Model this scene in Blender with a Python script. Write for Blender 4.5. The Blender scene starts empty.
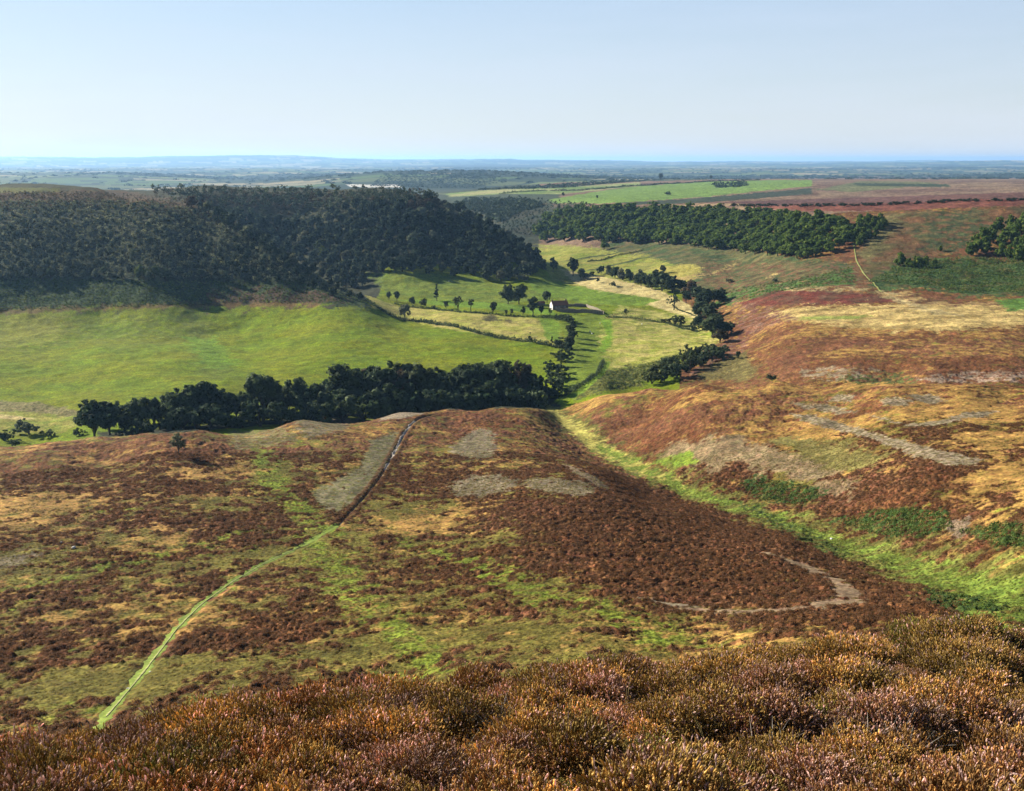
NCOL=1150; RS=1.0; NT=170000; HAZE=3.5e-5; SKYS=.042; SUNS=5.0; EXPO=1.5; KALB=.68; VEIL=(6.7,7.05,7.6); VEIL2=(4.2,6.2,9.2)
import bpy, math, random
import numpy as np
C = bpy.context.scene.collection
RNG = np.random.default_rng(7)
random.seed(7)
F = 1098.0; W = 1024; H = 791; PITCH = math.radians(12.1)
CP, SP = math.cos(PITCH), math.sin(PITCH)

# ------------------------------------------------------------------ camera maths
def ray(px, py):
    x = (px - 512.0) / F; y = (395.5 - py) / F
    return np.array([x, CP + y * SP, -SP + y * CP])
def P(px, py, Y):
    d = ray(px, py); return (d * (Y / d[1]))
def to_px(x, y, z):
    cy = y * SP + z * CP; cz = y * CP - z * SP
    return 512 + F * x / cz, 395.5 - F * cy / cz

# ------------------------------------------------------------------ tileable noise fields
TN = 1024
def make_tile(seed, kmin, kmax, beta):
    r = np.random.default_rng(seed)
    k = np.fft.fftfreq(TN) * TN
    kk = np.hypot(k[:, None], k[None, :]); kk[0, 0] = 1
    amp = np.where((kk >= kmin) & (kk <= kmax), kk ** (-beta), 0)
    s = np.fft.fft2(r.standard_normal((TN, TN))) * amp
    t = np.real(np.fft.ifft2(s)); t -= t.mean(); t /= t.std()
    return t.astype(np.float32)
T_BROAD = make_tile(1, 3, 300, 1.6)
T_BROAD2 = make_tile(2, 3, 300, 1.6)
T_MID = make_tile(3, 24, 500, 1.5)
T_CLUMP = make_tile(4, 60, 400, 1.0)
def samp(tile, x, y, L, rot=0.0):
    c, s = math.cos(rot), math.sin(rot)
    u = (x * c - y * s) * (TN / L); v = (x * s + y * c) * (TN / L)
    iu = np.floor(u); iv = np.floor(v)
    fu = (u - iu).astype(np.float32); fv = (v - iv).astype(np.float32)
    iu = iu.astype(np.int64) % TN; iv = iv.astype(np.int64) % TN
    ju = (iu + 1) % TN; jv = (iv + 1) % TN
    return ((tile[iv, iu] * (1 - fu) + tile[iv, ju] * fu) * (1 - fv) + (tile[jv, iu] * (1 - fu) + tile[jv, ju] * fu) * fv)
def sstep(a, b, x):
    t = np.clip((x - a) / (b - a), 0, 1); return t * t * (3 - 2 * t)

# ------------------------------------------------------------------ terrain control points: (px, [(py, Y) ...visible], [(Y, z) ...hidden])
COLS = [
 (0,   [(791,6),(768,8),(750,11),(735,105),(650,150),(550,215),(500,265),(465,312),(447,340),(430,440),(400,500),(350,620),(313,740),(290,770),(250,830),(210,900),(191,985)],
       [(30,-21.5),(60,-43),(390,-107),(1300,-34),(2000,-62),(3500,-104)]),
 (100, [(791,6),(765,8.2),(742,11.5),(730,106),(650,146),(550,215),(500,264),(460,318),(437,346),(412,460),(380,540),(350,620),(312,742),(290,772),(250,832),(210,902),(191,985)],
       [(30,-21),(60,-42),(388,-101),(1300,-34),(2000,-62),(3500,-104)]),
 (200, [(791,6),(755,8.5),(718,12),(700,112),(650,140),(600,175),(550,215),(500,262),(460,310),(430,352),(400,485),(350,625),(310,748),(290,778),(250,840),(207,935),(191,1230)],
       [(30,-20.5),(60,-41),(388,-99),(415,-103),(1050,-62),(1400,-36),(2000,-62),(3500,-104)]),
 (250, [(310,750),(290,780),(250,838),(232,870),(222,1125),(191,1250)], [(980,-88),(1400,-37)]),
 (300, [(791,6),(745,9),(703,12.5),(690,112),(650,136),(600,172),(550,214),(500,264),(450,328),(420,380),(385,520),(350,628),(308,740),(290,775),(268,812),(255,1040),(225,1130),(192,1230)],
       [(30,-20),(60,-40),(430,-104),(465,-108),(930,-100),(1400,-38),(2000,-64),(3500,-104)]),
 (350, [(305,740),(295,770),(278,952),(240,1050),(192,1200)], [(860,-103),(1350,-38)]),
 (400, [(700,111),(650,132),(600,167),(550,212),(500,265),(450,334),(412,412),(370,565),(350,630),(320,740),(300,832),(275,930),(235,1030),(192,1180)],
       [(440,-105),(490,-111),(1350,-42),(2000,-68),(3500,-104)]),
 (450, [(791,6),(740,9),(688,13),(672,113),(650,130),(600,165),(550,210),(500,265),(450,335),(420,395),(408,425),(370,570),(350,630),(320,735),(300,835),(278,940),(240,1040),(207,1130)],
       [(30,-19),(60,-39),(455,-108),(500,-112),(1300,-78),(1600,-92),(2200,-80),(3500,-96)]),
 (500, [(640,132),(600,160),(550,203),(500,258),(450,332),(420,396),(406,430),(370,570),(350,632),(320,737),(300,840),(283,932),(250,1020),(232,1080),(226,1520),(205,1760),(194,2300),(187,3000)],
       [(460,-109),(500,-112),(1250,-98)]),
 (560, [(418,446),(404,480),(390,510),(370,562),(350,630),(320,742),(300,850),(280,980),(262,1130),(249,1290),(230,1420),(207,1600),(197,1850),(189,2600),(183,3500)], []),
 (600, [(791,6),(735,9),(675,13.5),(655,116),(630,130),(600,152),(550,196),(500,248),(470,305),(450,375),(430,400),(397,455),(385,505),(370,560),(350,632),(320,742),(300,850),(280,970),(262,1110),(247,1240),(230,1310),(208,1420),(198,1750),(189,2500),(182,3500)],
       [(30,-18.5),(60,-38)]),
 (650, [(440,362),(410,410),(388,440),(370,560),(340,660),(300,850),(288,900),(270,1010),(250,1160),(235,1250),(210,1370),(200,1650),(190,2300),(182,3500)],
       [(480,-104),(520,-107)]),
 (690, [(487,312),(510,268),(550,200),(600,152),(640,125)], []),
 (700, [(440,340),(470,318),(383,420),(378,530),(350,600),(330,690),(300,830),(280,905),(262,1000),(245,1120),(210,1280),(200,1600),(190,2200),(181,3500)], [(465,-101)]),
 (745, [(340,620),(310,705),(280,850),(262,950),(240,1080),(212,1180)], []),
 (780, [(791,6),(725,9.5),(652,15),(638,112),(600,148),(560,190),(540,218),(520,259),(500,275),(470,297),(450,315),(420,346),(400,366),(381,396),(378,480),(350,540),(320,625),(300,700),(290,748),(275,820),(260,885),(235,980),(213,1070),(205,1250),(190,2100),(180,3500)],
       [(30,-17.5),(60,-37),(438,-95)]),
 (850, [(612,132),(580,170),(550,216),(520,243),(480,268),(440,305),(400,352),(382,383),(376,455),(350,515),(320,595),(298,675),(275,770),(258,830),(235,900),(212,985),(204,1250)], [(415,-91)]),
 (930, [(620,118),(596,150),(577,175),(560,190),(520,214),(480,236),(440,275),(400,330),(384,360),(377,430),(350,495),(320,575),(300,650),(275,750),(250,830),(225,895),(208,970),(199,1300)], [(400,-87)]),
 (1010,[(791,6),(720,10),(628,17),(610,123),(595,142),(560,160),(520,188),(480,222),(440,266),(400,326),(386,352),(379,420),(350,485),(320,565),(300,638),(275,738),(250,808),(225,868),(206,940),(195,1400),(180,3500)],
       [(30,-17),(60,-36),(392,-84)]),
]
pts = []
for px, vis, hid in COLS:
    for py, Y in vis:
        pts.append(P(px, py, Y))
    for Y, z in hid:
        d = ray(px, 300.0); pts.append(np.array([d[0] * Y / d[1], Y, z]))
for px in range(0, 1025, 128):                       # the vale and the far ridges
    right = px > 520
    far = [(4600, -78 if right else -108), (6500, -106 if right else -112), (9000, -112), (14000, -105), (19000, -95)]
    if px < 300: far += [(26000, 62), (34000, 40)]
    elif px < 520: far += [(26000, -10), (34000, -20)]
    else: far += [(26000, -52), (34000, -60)]
    if px < 200: far = [(5200, -106), (7200, -74), (9500, -108)] + far[2:]
    elif 300 < px < 520: far = [(4000, -100), (5200, -62), (6500, -75), (8500, -110)] + far[3:]
    for Y, z in far:
        d = ray(px, 170.0); pts.append(np.array([d[0] * Y / d[1], Y, z]))
    d = ray(px, 700.0)
    for Y, z in [(0.8, -2.6), (2.0, -2.7), (3.2, -2.75)]:
        pts.append(np.array([d[0] * Y / d[1], Y, z]))
def lerp_pts(L, step):
    out = []
    for (a, b) in zip(L[:-1], L[1:]):
        n = max(1, int(abs(b[0] - a[0]) / step))
        for i in range(n):
            t = i / n; out.append([a[k] + (b[k] - a[k]) * t for k in range(len(a))])
    out.append(L[-1]); return out
# the near crest: (px, py, Y, hidden z behind it, how far behind)
for px, py, Y, zb, dy in lerp_pts([(-40,449,338,-106,55),(50,443,342,-106,50),(100,437,346,-101,42),(200,430,351,-99.5,38),(300,420,372,-102,42),(350,414,392,-105,42),(400,409.5,412,-107,34),(450,407.5,426,-109,34),(500,406,433,-110,34),(530,407,437,-110,36)], 50):
    if min(abs(px - c[0]) for c in COLS) > 18: pts.append(P(px, py, Y))
    d = ray(px, 420.0); pts.append(np.array([d[0], d[1], 0]) * ((Y + dy) / d[1]) + np.array([0, 0, zb]))
# the right hand crest
for px, py, Y, zb, dy in lerp_pts([(590,399,455,-105,40),(620,393,450,-105,38),(650,388,440,-104,38),(700,383,420,-101,40),(780,380.5,397,-94.5,40),(850,381,383,-91,36),(930,383,361,-87,38),(1010,385.5,352,-84,38),(1090,388,345,-83,38)], 40):
    if min(abs(px - c[0]) for c in COLS) > 14: pts.append(P(px, py, Y))
    d = ray(px, 390.0); pts.append(np.array([d[0], d[1], 0]) * ((Y + dy) / d[1]) + np.array([0, 0, zb]))
# outlines of the two wooded spurs
for px, py, Y, zb, dy in lerp_pts([(150,199,955,-58,100),(200,207,935,-62,100),(225,219,900,-76,100),(250,232,870,-88,105),(275,250,840,-95,105),(300,268,812,-100,110),(330,285,788,-102,100),(365,300,765,-103,95)], 24):
    pts.append(P(px, py, Y)); d = ray(px, 250.0); pts.append(np.array([d[0], d[1], 0]) * ((Y + dy) / d[1]) + np.array([0, 0, zb]))
for px, py, Y, zb, dy in lerp_pts([(430,197,1155,-60,130),(450,207,1130,-74,140),(475,219,1105,-86,150),(500,232,1080,-98,160),(525,250,1045,-100,120),(548,268,1015,-101,90)], 24):
    pts.append(P(px, py, Y)); d = ray(px, 250.0); pts.append(np.array([d[0], d[1], 0]) * ((Y + dy) / d[1]) + np.array([0, 0, zb]))
# bottom of the green gully
GULLY = [(545,409,452),(572,426,420),(600,448,378),(640,470,340),(680,488,311),(730,506,282),(780,521,257),(820,535,237),(860,551,215),(900,564,195),(940,577,175),(975,587,158),(1010,597,141),(1050,610,122)]
for px, py, Y in lerp_pts(GULLY, 30): pts.append(P(px, py, Y))
pts = np.array(pts)
_keep = []                                                   # drop near-duplicates
for i, p in enumerate(pts):
    u = (math.atan2(p[0], p[1]), math.log(math.hypot(p[0], p[1])))
    if all(math.hypot(u[0] - q[0], u[1] - q[1]) > 0.012 for q in _keep): _keep.append((*u, i))
pts = pts[[k[2] for k in _keep]]
SA = 1.6
ctl_a = np.arctan2(pts[:, 0], pts[:, 1]) * SA * 2.0
ctl_v = np.log(np.hypot(pts[:, 0], pts[:, 1]))
def tps_fit(a, v, z, lam):
    n = len(a); d = np.hypot(a[:, None] - a[None], v[:, None] - v[None])
    K = np.where(d > 0, d * d * np.log(d + 1e-12), 0) + lam * np.eye(n)
    Pm = np.c_[np.ones(n), a, v]
    M = np.zeros((n + 3, n + 3)); M[:n, :n] = K; M[:n, n:] = Pm; M[n:, :n] = Pm.T
    return np.linalg.solve(M, np.r_[z, 0, 0, 0])
wts = tps_fit(ctl_a, ctl_v, pts[:, 2], 1e-4)
def tps_eval(a, v):
    out = np.empty(a.size)
    for i in range(0, a.size, 20000):
        aa = a[i:i+20000, None]; vv = v[i:i+20000, None]
        d2 = (aa - ctl_a) ** 2 + (vv - ctl_v) ** 2
        out[i:i+20000] = (0.5 * d2 * np.log(d2 + 1e-20)) @ wts[:-3] + wts[-3] + wts[-2] * aa[:, 0] + wts[-1] * vv[:, 0]
    return out
NA, NV = 181, 700
A0, A1 = math.radians(-30), math.radians(30)
V0, V1 = math.log(0.8), math.log(36000)
ca = np.linspace(A0, A1, NA); cv = np.linspace(V0, V1, NV)
GA, GV = np.meshgrid(ca, cv)
coarse = tps_eval((GA * SA * 2.0).ravel(), GV.ravel()).reshape(NV, NA)
def height0(az, lr):
    """smooth terrain height at azimuth / log distance (Catmull-Rom in log r, linear in azimuth)"""
    a = (np.clip(az, A0, A1) - A0) / (A1 - A0) * (NA - 1); v = (np.clip(lr, V0, V1) - V0) / (V1 - V0) * (NV - 1)
    ia = np.clip(np.floor(a).astype(int), 1, NA - 3); iv = np.clip(np.floor(v).astype(int), 1, NV - 3)
    fa = a - ia; fv = v - iv
    def cr(p0, p1, p2, p3, t):
        return p1 + 0.5 * t * (p2 - p0 + t * (2*p0 - 5*p1 + 4*p2 - p3 + t * (3*(p1 - p2) + p3 - p0)))
    rows = []
    for j in range(-1, 3):
        rr = coarse[iv + j]  if np.ndim(iv) == 0 else None
        g = [coarse[iv + j, ia + i] for i in range(-1, 3)]
        rows.append(cr(g[0], g[1], g[2], g[3], fa))
    z = cr(rows[0], rows[1], rows[2], rows[3], fv)
    back = sstep(math.radians(48), math.radians(95), np.abs(az))
    zb = -2.6 - 12 * sstep(2, 7, lr) * 0.6
    return z * (1 - back) + zb * back

# ------------------------------------------------------------------ the terrain grid (dense where the view is dense)
def seg(a, b, n): return np.linspace(a, b, n, endpoint=False)
az = np.radians(np.concatenate([seg(-180, -60, 40), seg(-60, -29, 70), seg(-29, 29, NCOL), seg(29, 60, 70), np.linspace(60, 180, 40)]))
def lseg(a, b, n): return np.linspace(math.log(a), math.log(b), n, endpoint=False)
lr = np.concatenate([lseg(0.8, 4, 20), lseg(4, 20, int(220*RS)), lseg(20, 95, int(60*RS)), lseg(95, 460, int(860*RS)), lseg(460, 1500, int(440*RS)), lseg(1500, 5000, int(170*RS)), lseg(5000, 60000, 110)])
AZ, LR = np.meshgrid(az, lr)
R = np.exp(LR); X = R * np.sin(AZ); Y = R * np.cos(AZ)
NR, NC = AZ.shape
Z = height0(AZ, LR)
# broad natural undulation, growing with distance
Z += samp(T_BROAD, X, Y, 900.0, 0.4) * np.clip((R - 60) / 700, 0, 1) * .85 * (.3 + .7*sstep(430, 520, R))
Z += samp(T_BROAD2, X, Y, 14000.0, 1.0) * sstep(3000, 9000, R) * 7
Z += samp(T_BROAD2, X, Y, 60000.0, 2.0) * sstep(18000, 26000, R) * 16
Z -= sstep(40000, 60000, R) * 60
Zs = Z.copy()                         # before clumps: used for placing and tracing
def grid_idx(x, y):
    a = np.arctan2(x, y); l = np.log(np.maximum(np.hypot(x, y), 0.81))
    return np.interp(a, az, np.arange(NC)), np.interp(l, lr, np.arange(NR))
def gsample(G, x, y):
    ci, ri = grid_idx(np.asarray(x, float), np.asarray(y, float))
    c0 = np.clip(np.floor(ci).astype(int), 0, NC - 2); r0 = np.clip(np.floor(ri).astype(int), 0, NR - 2)
    fc = ci - c0; fr = ri - r0
    return (G[r0, c0]*(1-fc) + G[r0, c0+1]*fc)*(1-fr) + (G[r0+1, c0]*(1-fc) + G[r0+1, c0+1]*fc)*fr
_steps = np.exp(np.linspace(math.log(3), math.log(38000), 3500))
def hit(px, py, rmin=0.0, G=None):
    """first point of the terrain met by the sight line through a pixel"""
    d = ray(px, py); t = _steps[_steps >= rmin] if rmin else _steps
    x = d[0] / d[1] * t; z = d[2] / d[1] * t
    g = gsample(Zs if G is None else G, x, t)
    k = np.nonzero(z <= g)[0]
    k = int(k[0]) if len(k) else int(np.argmin(z - g))
    if k > 0:
        a = z[k-1] - g[k-1]; b = z[k] - g[k]
        f = a / (a - b) if a > 0 >= b else 0
        yy = t[k-1] + f * (t[k] - t[k-1])
    else: yy = t[k]
    xx = d[0] / d[1] * yy
    return np.array([xx, yy, float(gsample(Zs if G is None else G, xx, yy))])
# ================================================================== land cover, painted in the terrain's own (azimuth, distance) grid
def lin(r, g, b):
    f = lambda c: (c/255/12.92 if c/255 <= .04045 else ((c/255+.055)/1.055)**2.4)
    return np.array([f(r), f(g), f(b)])
HEATHER = np.array([.142, .060, .024]); HEATHER2 = np.array([.165, .072, .035]); GOLD = np.array([.33, .195, .055])
OLIVE = np.array([.145, .125, .026]); BRIGHT = np.array([.160, .205, .022]); FIELD = np.array([.142, .208, .005]); FIELD2 = np.array([.23, .245, .045])
BURNT = np.array([.215, .17, .115]); STRAW = np.array([.48, .38, .17]); BRACKEN = np.array([.045, .085, .022]); SCRUB = np.array([.050, .055, .030])
BROWN = np.array([.12, .075, .035]); PINKISH = np.array([.23, .135, .095])
COL = np.empty((NR, NC, 3), np.float32)
HM = np.zeros((NR, NC), np.float32)            # clump height
WH = np.zeros((NR, NC), np.float32)            # how much of it is heather
def to_grid(pp, step=12.0, closed=True, rmin=0.0):
    out = []; L = list(pp) + ([pp[0]] if closed else [])
    for (a, b) in zip(L[:-1], L[1:]):
        n = max(1, int(math.hypot(b[0]-a[0], b[1]-a[1]) / step))
        for i in range(n):
            t = i / n; h = hit(a[0]+(b[0]-a[0])*t, a[1]+(b[1]-a[1])*t, rmin)
            out.append([float(q) for q in grid_idx(h[0], h[1])])
    if not closed:
        h = hit(pp[-1][0], pp[-1][1], rmin); out.append([float(q) for q in grid_idx(h[0], h[1])])
    return np.array(out)
def poly_mask(pp, soft, warp, wl, pad=8, rmin=0.0):
    g = to_grid(pp, rmin=rmin)
    c0, c1 = int(max(0, g[:, 0].min()-pad)), int(min(NC, g[:, 0].max()+pad+1)); r0, r1 = int(max(0, g[:, 1].min()-pad)), int(min(NR, g[:, 1].max()+pad+1))
    cc, rr = np.meshgrid(np.arange(c0, c1, dtype=np.float32), np.arange(r0, r1, dtype=np.float32))
    ins = np.zeros(cc.shape, bool); dm = np.full(cc.shape, 1e9, np.float32)
    n = len(g)
    for i in range(n):
        ax, ay = g[i]; bx, by = g[(i+1) % n]
        dx, dy = bx-ax, by-ay; q = dx*dx+dy*dy + 1e-9
        t = np.clip(((cc-ax)*dx + (rr-ay)*dy)/q, 0, 1)
        dm = np.minimum(dm, (cc-ax-t*dx)**2 + (rr-ay-t*dy)**2)
        if ay != by:
            cr = ((ay > rr) != (by > rr)) & (cc < (bx-ax)*(rr-ay)/(by-ay)+ax); ins ^= cr
    sd = np.sqrt(dm) * np.where(ins, 1, -1)
    S = (slice(r0, r1), slice(c0, c1))
    if warp: sd = sd + warp * samp(T_BROAD2, X[S], Y[S], wl, 0.7) + .55 * warp * samp(T_MID, X[S], Y[S], wl * 1.6, 1.7)
    return S, sstep(-soft, soft, sd)
def line_mask(pp, w, soft, warp=0, wl=60, pad=14):
    """w: half width in metres along the line (scalar or one per point)"""
    pts_ = [hit(*p[:2]) for p in pp]; ws = [w]*len(pp) if np.isscalar(w) else w
    P3 = np.array([[p[0], p[1], q] for p, q in zip(pts_, ws)])
    gi = np.array([[float(q) for q in grid_idx(p[0], p[1])] for p in P3])
    c0, c1 = int(max(0, gi[:, 0].min()-pad)), int(min(NC, gi[:, 0].max()+pad+1)); r0, r1 = int(max(0, gi[:, 1].min()-pad*2)), int(min(NR, gi[:, 1].max()+pad*2+1))
    S = (slice(r0, r1), slice(c0, c1)); xx, yy = X[S], Y[S]; best = np.full(xx.shape, 1e9)
    for a, b in zip(P3[:-1], P3[1:]):
        dx, dy = b[0]-a[0], b[1]-a[1]; q = dx*dx+dy*dy+1e-9
        t = np.clip(((xx-a[0])*dx+(yy-a[1])*dy)/q, 0, 1)
        best = np.minimum(best, np.hypot(xx-a[0]-t*dx, yy-a[1]-t*dy) - (a[2]+(b[2]-a[2])*t))
    if warp: best = best + warp * samp(T_BROAD2, xx, yy, wl, 0.2)
    return S, sstep(soft, -soft, best), best
def put(S, m, col, hm=None, wh=0.0, col2=None, mixL=60.0, bias=0.0, hard=2.5):
    c = np.broadcast_to(np.asarray(col, np.float32), m.shape+(3,))
    if col2 is not None:
        k = 1/(1+np.exp(-hard*(samp(T_BROAD, X[S]+311, Y[S]-97, mixL, 1.3)+bias)))
        c = c*(1-k[..., None]) + np.asarray(col2, np.float32)*k[..., None]
    COL[S] = COL[S]*(1-m[..., None]) + c*m[..., None]
    if hm is not None: HM[S] = HM[S]*(1-m) + hm*m
    WH[S] = WH[S]*(1-m) + wh*m
def poly(pp, col, soft=1.5, warp=2.0, wl=60.0, cover=None, coverL=40.0, op=1.0, rmin=0.0, **k):
    S, m = poly_mask(pp, soft, warp, wl, rmin=rmin)
    if cover is not None: m = m * sstep(-.35, .35, samp(T_BROAD, X[S]-57, Y[S]+173, coverL, 2.2) + cover)
    put(S, m*op, col, **k)
def line(pp, w, col, soft=.5, warp=.0, wl=30, op=1.0, **k):
    S, m, _ = line_mask(pp, w, soft, warp, wl); put(S, m*op, col, **k)
# which side of the near crest
def az_px(px, py=400): d = ray(px, py); return math.atan2(d[0], d[1])
_cr = [(-140,338),(0,340),(50,344),(100,347),(200,352),(300,373),(350,393),(400,413),(450,427),(500,434),(530,438),(575,470),(620,455),(650,445),(700,425),(780,401),(850,388),(930,366),(1010,357),(1160,350)]
_ca = [az_px(p) for p, q in _cr]; _cR = [q/math.cos(a) for (p, q), a in zip(_cr, _ca)]
RC = np.interp(AZ[0], _ca, _cR)[None, :]
NEAR = R < RC + 6
PXA = np.interp(AZ[0], [az_px(-400), az_px(0), az_px(512), az_px(1024), az_px(1400)], [-400, 0, 512, 1024, 1400])[None, :] * np.ones((NR, 1))
# ---- moor: four covers compete; noise decides, the photo's patches bias it
def blob(G, px, py, rx, ry, v):
    h = hit(px, py); ci, ri = (float(q) for q in grid_idx(h[0], h[1]))
    hu = hit(px, py-ry); hd = hit(px, py+ry)
    ru = float(grid_idx(hu[0], hu[1])[1]) - ri; rd = ri - float(grid_idx(hd[0], hd[1])[1])
    rx_ = rx * NCOL / 1024 * .93; ru = max(ru, 2); rd = max(rd, 2)
    c0, c1 = int(max(0, ci-rx_*2.5)), int(min(NC, ci+rx_*2.5)); r0, r1 = int(max(0, ri-rd*2.5)), int(min(NR, ri+ru*2.5))
    if c1 <= c0 or r1 <= r0: return
    cc, rr = np.meshgrid(np.arange(c0, c1)-ci, np.arange(r0, r1)-ri)
    G[r0:r1, c0:c1] += v * np.exp(-((cc/rx_)**2 + (rr/np.where(rr > 0, ru, rd))**2))
rN = slice(int(np.searchsorted(lr, math.log(60))), int(np.searchsorted(lr, math.log(1400))))
sH = np.full((NR, NC), .35, np.float32); sG = np.full((NR, NC), .0, np.float32); sO = np.full((NR, NC), .25, np.float32); sN = np.full((NR, NC), -.45, np.float32)
nz = lambda k, L: samp(T_BROAD if k % 2 else T_BROAD2, X*.8+131*k, Y-77*k, L, .9*k)
for px, py, rx, ry, v in [(60,500,80,15,1.15),(30,525,60,13,.8),(90,462,45,9,.9),(130,470,40,7,.5),(110,608,90,14,.8),(40,610,50,10,.5),(200,625,40,12,.3),(420,540,60,20,.35),(470,520,50,20,.3),(360,620,30,20,.3),(480,500,30,8,.4),(250,470,25,12,.5),(240,440,30,8,.8),
      (620,395,60,6,.9),(700,398,80,8,.7),(820,392,90,6,.8),(950,400,90,14,.9),(1000,432,50,22,.9),(900,440,60,14,.3),(1010,490,50,30,1.1),(760,405,50,6,.6),(880,475,30,14,.2),(850,425,50,10,.7),(780,430,60,12,.5),(900,320,140,14,1.2),(860,352,60,6,.6),(990,352,60,8,.8),(740,310,40,6,.4),(820,315,60,6,.6)]: blob(sG, px, py, rx, ry, v)
for px, py, rx, ry, v in [(150,450,90,14,.6),(170,490,90,16,.6),(60,475,60,7,.3),(220,525,60,14,.8),(100,585,110,16,.5),(60,540,40,8,.5),(150,650,90,18,.5),(60,640,60,12,.4),(300,600,70,30,.5),(250,650,60,30,.4),(540,430,60,16,.5),(450,420,60,10,.5),(430,480,70,16,.5),(580,520,120,40,.6),(700,560,120,50,.72),(660,490,60,20,.7),(860,600,90,25,.9),(480,590,60,20,.3),(380,560,60,10,.4),(660,440,60,22,1.0),(640,415,60,10,.5),(720,470,40,14,.7),(740,420,60,10,.3),(890,540,60,20,.8),(960,440,40,12,.3),(870,500,70,20,.8),(960,560,50,16,.4),(940,470,40,20,.6),(790,365,90,10,.8),(950,370,80,8,.5),(760,330,40,12,.5),(870,342,60,8,.3),(300,450,60,14,.2),(560,560,90,25,.4)]: blob(sH, px, py, rx, ry, v)
for px, py, rx, ry, v in [(90,690,120,26,.9),(30,560,50,14,.5),(330,580,50,20,.5),(300,555,60,14,.5),(450,560,90,30,.5),(500,640,120,18,.6),(650,605,60,20,.5),(560,600,60,20,.5),(200,560,80,8,.4),(600,650,80,14,.4),(360,640,90,20,.5),(850,455,60,14,.8),(560,380,90,20,.3),(700,375,60,10,.5),(150,570,120,8,.6),(270,590,30,20,.3),(560,480,60,12,.2)]: blob(sO, px, py, rx, ry, v)
for px, py, rx, ry, v in [(262,455,14,12,.8),(270,480,16,14,1.2),(300,510,26,12,1.1),(285,545,60,10,.7),(340,565,40,14,1.1),(350,590,40,14,.9),(400,620,24,14,.9),(430,655,16,12,.7),(500,570,40,12,.7),(540,595,50,12,.7),(610,600,40,12,.7),(650,640,60,12,.8),(600,660,60,10,.6),(550,640,40,12,.4),(60,575,70,6,.6),(200,550,80,6,.6),(120,562,60,5,.5),(450,600,40,14,.5),(200,590,60,8,.3),(120,700,90,24,.55),(40,690,60,20,.5)]: blob(sN, px, py, rx, ry, v)
k = 7.0
sO = sO - .22*sstep(520, 640, PXA).astype(np.float32); sH = sH + (.12*sstep(520, 640, PXA) + .16*(~NEAR)).astype(np.float32)
fz = lambda k, L: samp(T_MID, X+53*k, Y+19*k, L, .7*k)
big = nz(1, 420.)
E = [np.exp(k*(sH + .2*nz(2, 150.) + .10*big + .30*fz(1, 260.))), np.exp(k*(sG + .26*nz(3, 190.) + .24*fz(2, 240.))), np.exp(k*(sO + .20*nz(4, 130.) + .24*fz(3, 230.))), np.exp(k*(sN + .24*nz(5, 110.)+ .24*fz(4, 200.)))]
Et = sum(E)
hv = 1/(1+np.exp(-3*nz(6, 240.)))[..., None]
hc = HEATHER*(1-hv) + HEATHER2*hv
COL[:] = (E[0][..., None]*hc + E[1][..., None]*GOLD + E[2][..., None]*OLIVE + E[3][..., None]*BRIGHT)/Et[..., None]
WH[:] = E[0]/Et
HM[:] = WH*.32 + .10
del E, Et
# ---- beyond the crest
far_left = (~NEAR) & (PXA < 690 - np.clip((R-700)/300, 0, 1)*0)
fm = samp(T_BROAD, X, Y, 260., 1.1); fmk = (1/(1+np.exp(-1.6*fm)))[..., None]
fcol = FIELD*(1-fmk) + np.array([.180, .205, .008])*fmk
m = far_left & (Y < 1040)
COL[m] = fcol[m]; HM[m] = .05; WH[m] = 0
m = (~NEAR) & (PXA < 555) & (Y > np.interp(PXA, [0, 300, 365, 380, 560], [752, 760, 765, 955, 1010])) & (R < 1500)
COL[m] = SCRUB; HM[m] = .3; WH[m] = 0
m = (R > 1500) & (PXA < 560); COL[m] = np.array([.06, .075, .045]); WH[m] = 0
m = (R > 1030) & (PXA >= 540); pk = (1/(1+np.exp(-2*samp(T_BROAD, X, Y*3.0, 2200., .2))))[..., None]
pc = np.array([.14, .085, .06])*(1-pk) + np.array([.25, .17, .11])*pk; COL[m] = pc[m]; WH[m] = 0; HM[m] = .1
# the vale: a patchwork of fields
m = R > 3900
def cells(x, y, sx, sy, rot, seed):
    c, s = math.cos(rot), math.sin(rot); u = (x*c-y*s)/sx; v = (x*s+y*c)/sy
    v = v + .3*np.sin(u*1.7); iu = np.floor(u + .37*np.floor(v)); iv = np.floor(v)
    h = np.sin(iu*127.1+iv*311.7+seed)*43758.5453; return h-np.floor(h), u + .37*np.floor(v)-iu, v-iv
hh, fu, fv = cells(X, Y, 420., 330., .35, 1.)
pal = np.array([[.10, .16, .04], [.16, .20, .06], [.36, .30, .16], [.05, .08, .035], [.12, .15, .05], [.045, .07, .03], [.30, .27, .15], [.04, .065, .03]])
vc = pal[np.minimum((hh*8).astype(int), 7)]
edge = (np.minimum(np.minimum(fu, 1-fu)*420, np.minimum(fv, 1-fv)*330) < 22)
vc[edge] = [.035, .055, .03]
wd = samp(T_BROAD2, X, Y, 30000., .5) > .55; vc[wd] = [.035, .055, .03]
COL[m] = vc[m]*.9; HM[m] = 0; WH[m] = 0
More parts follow.
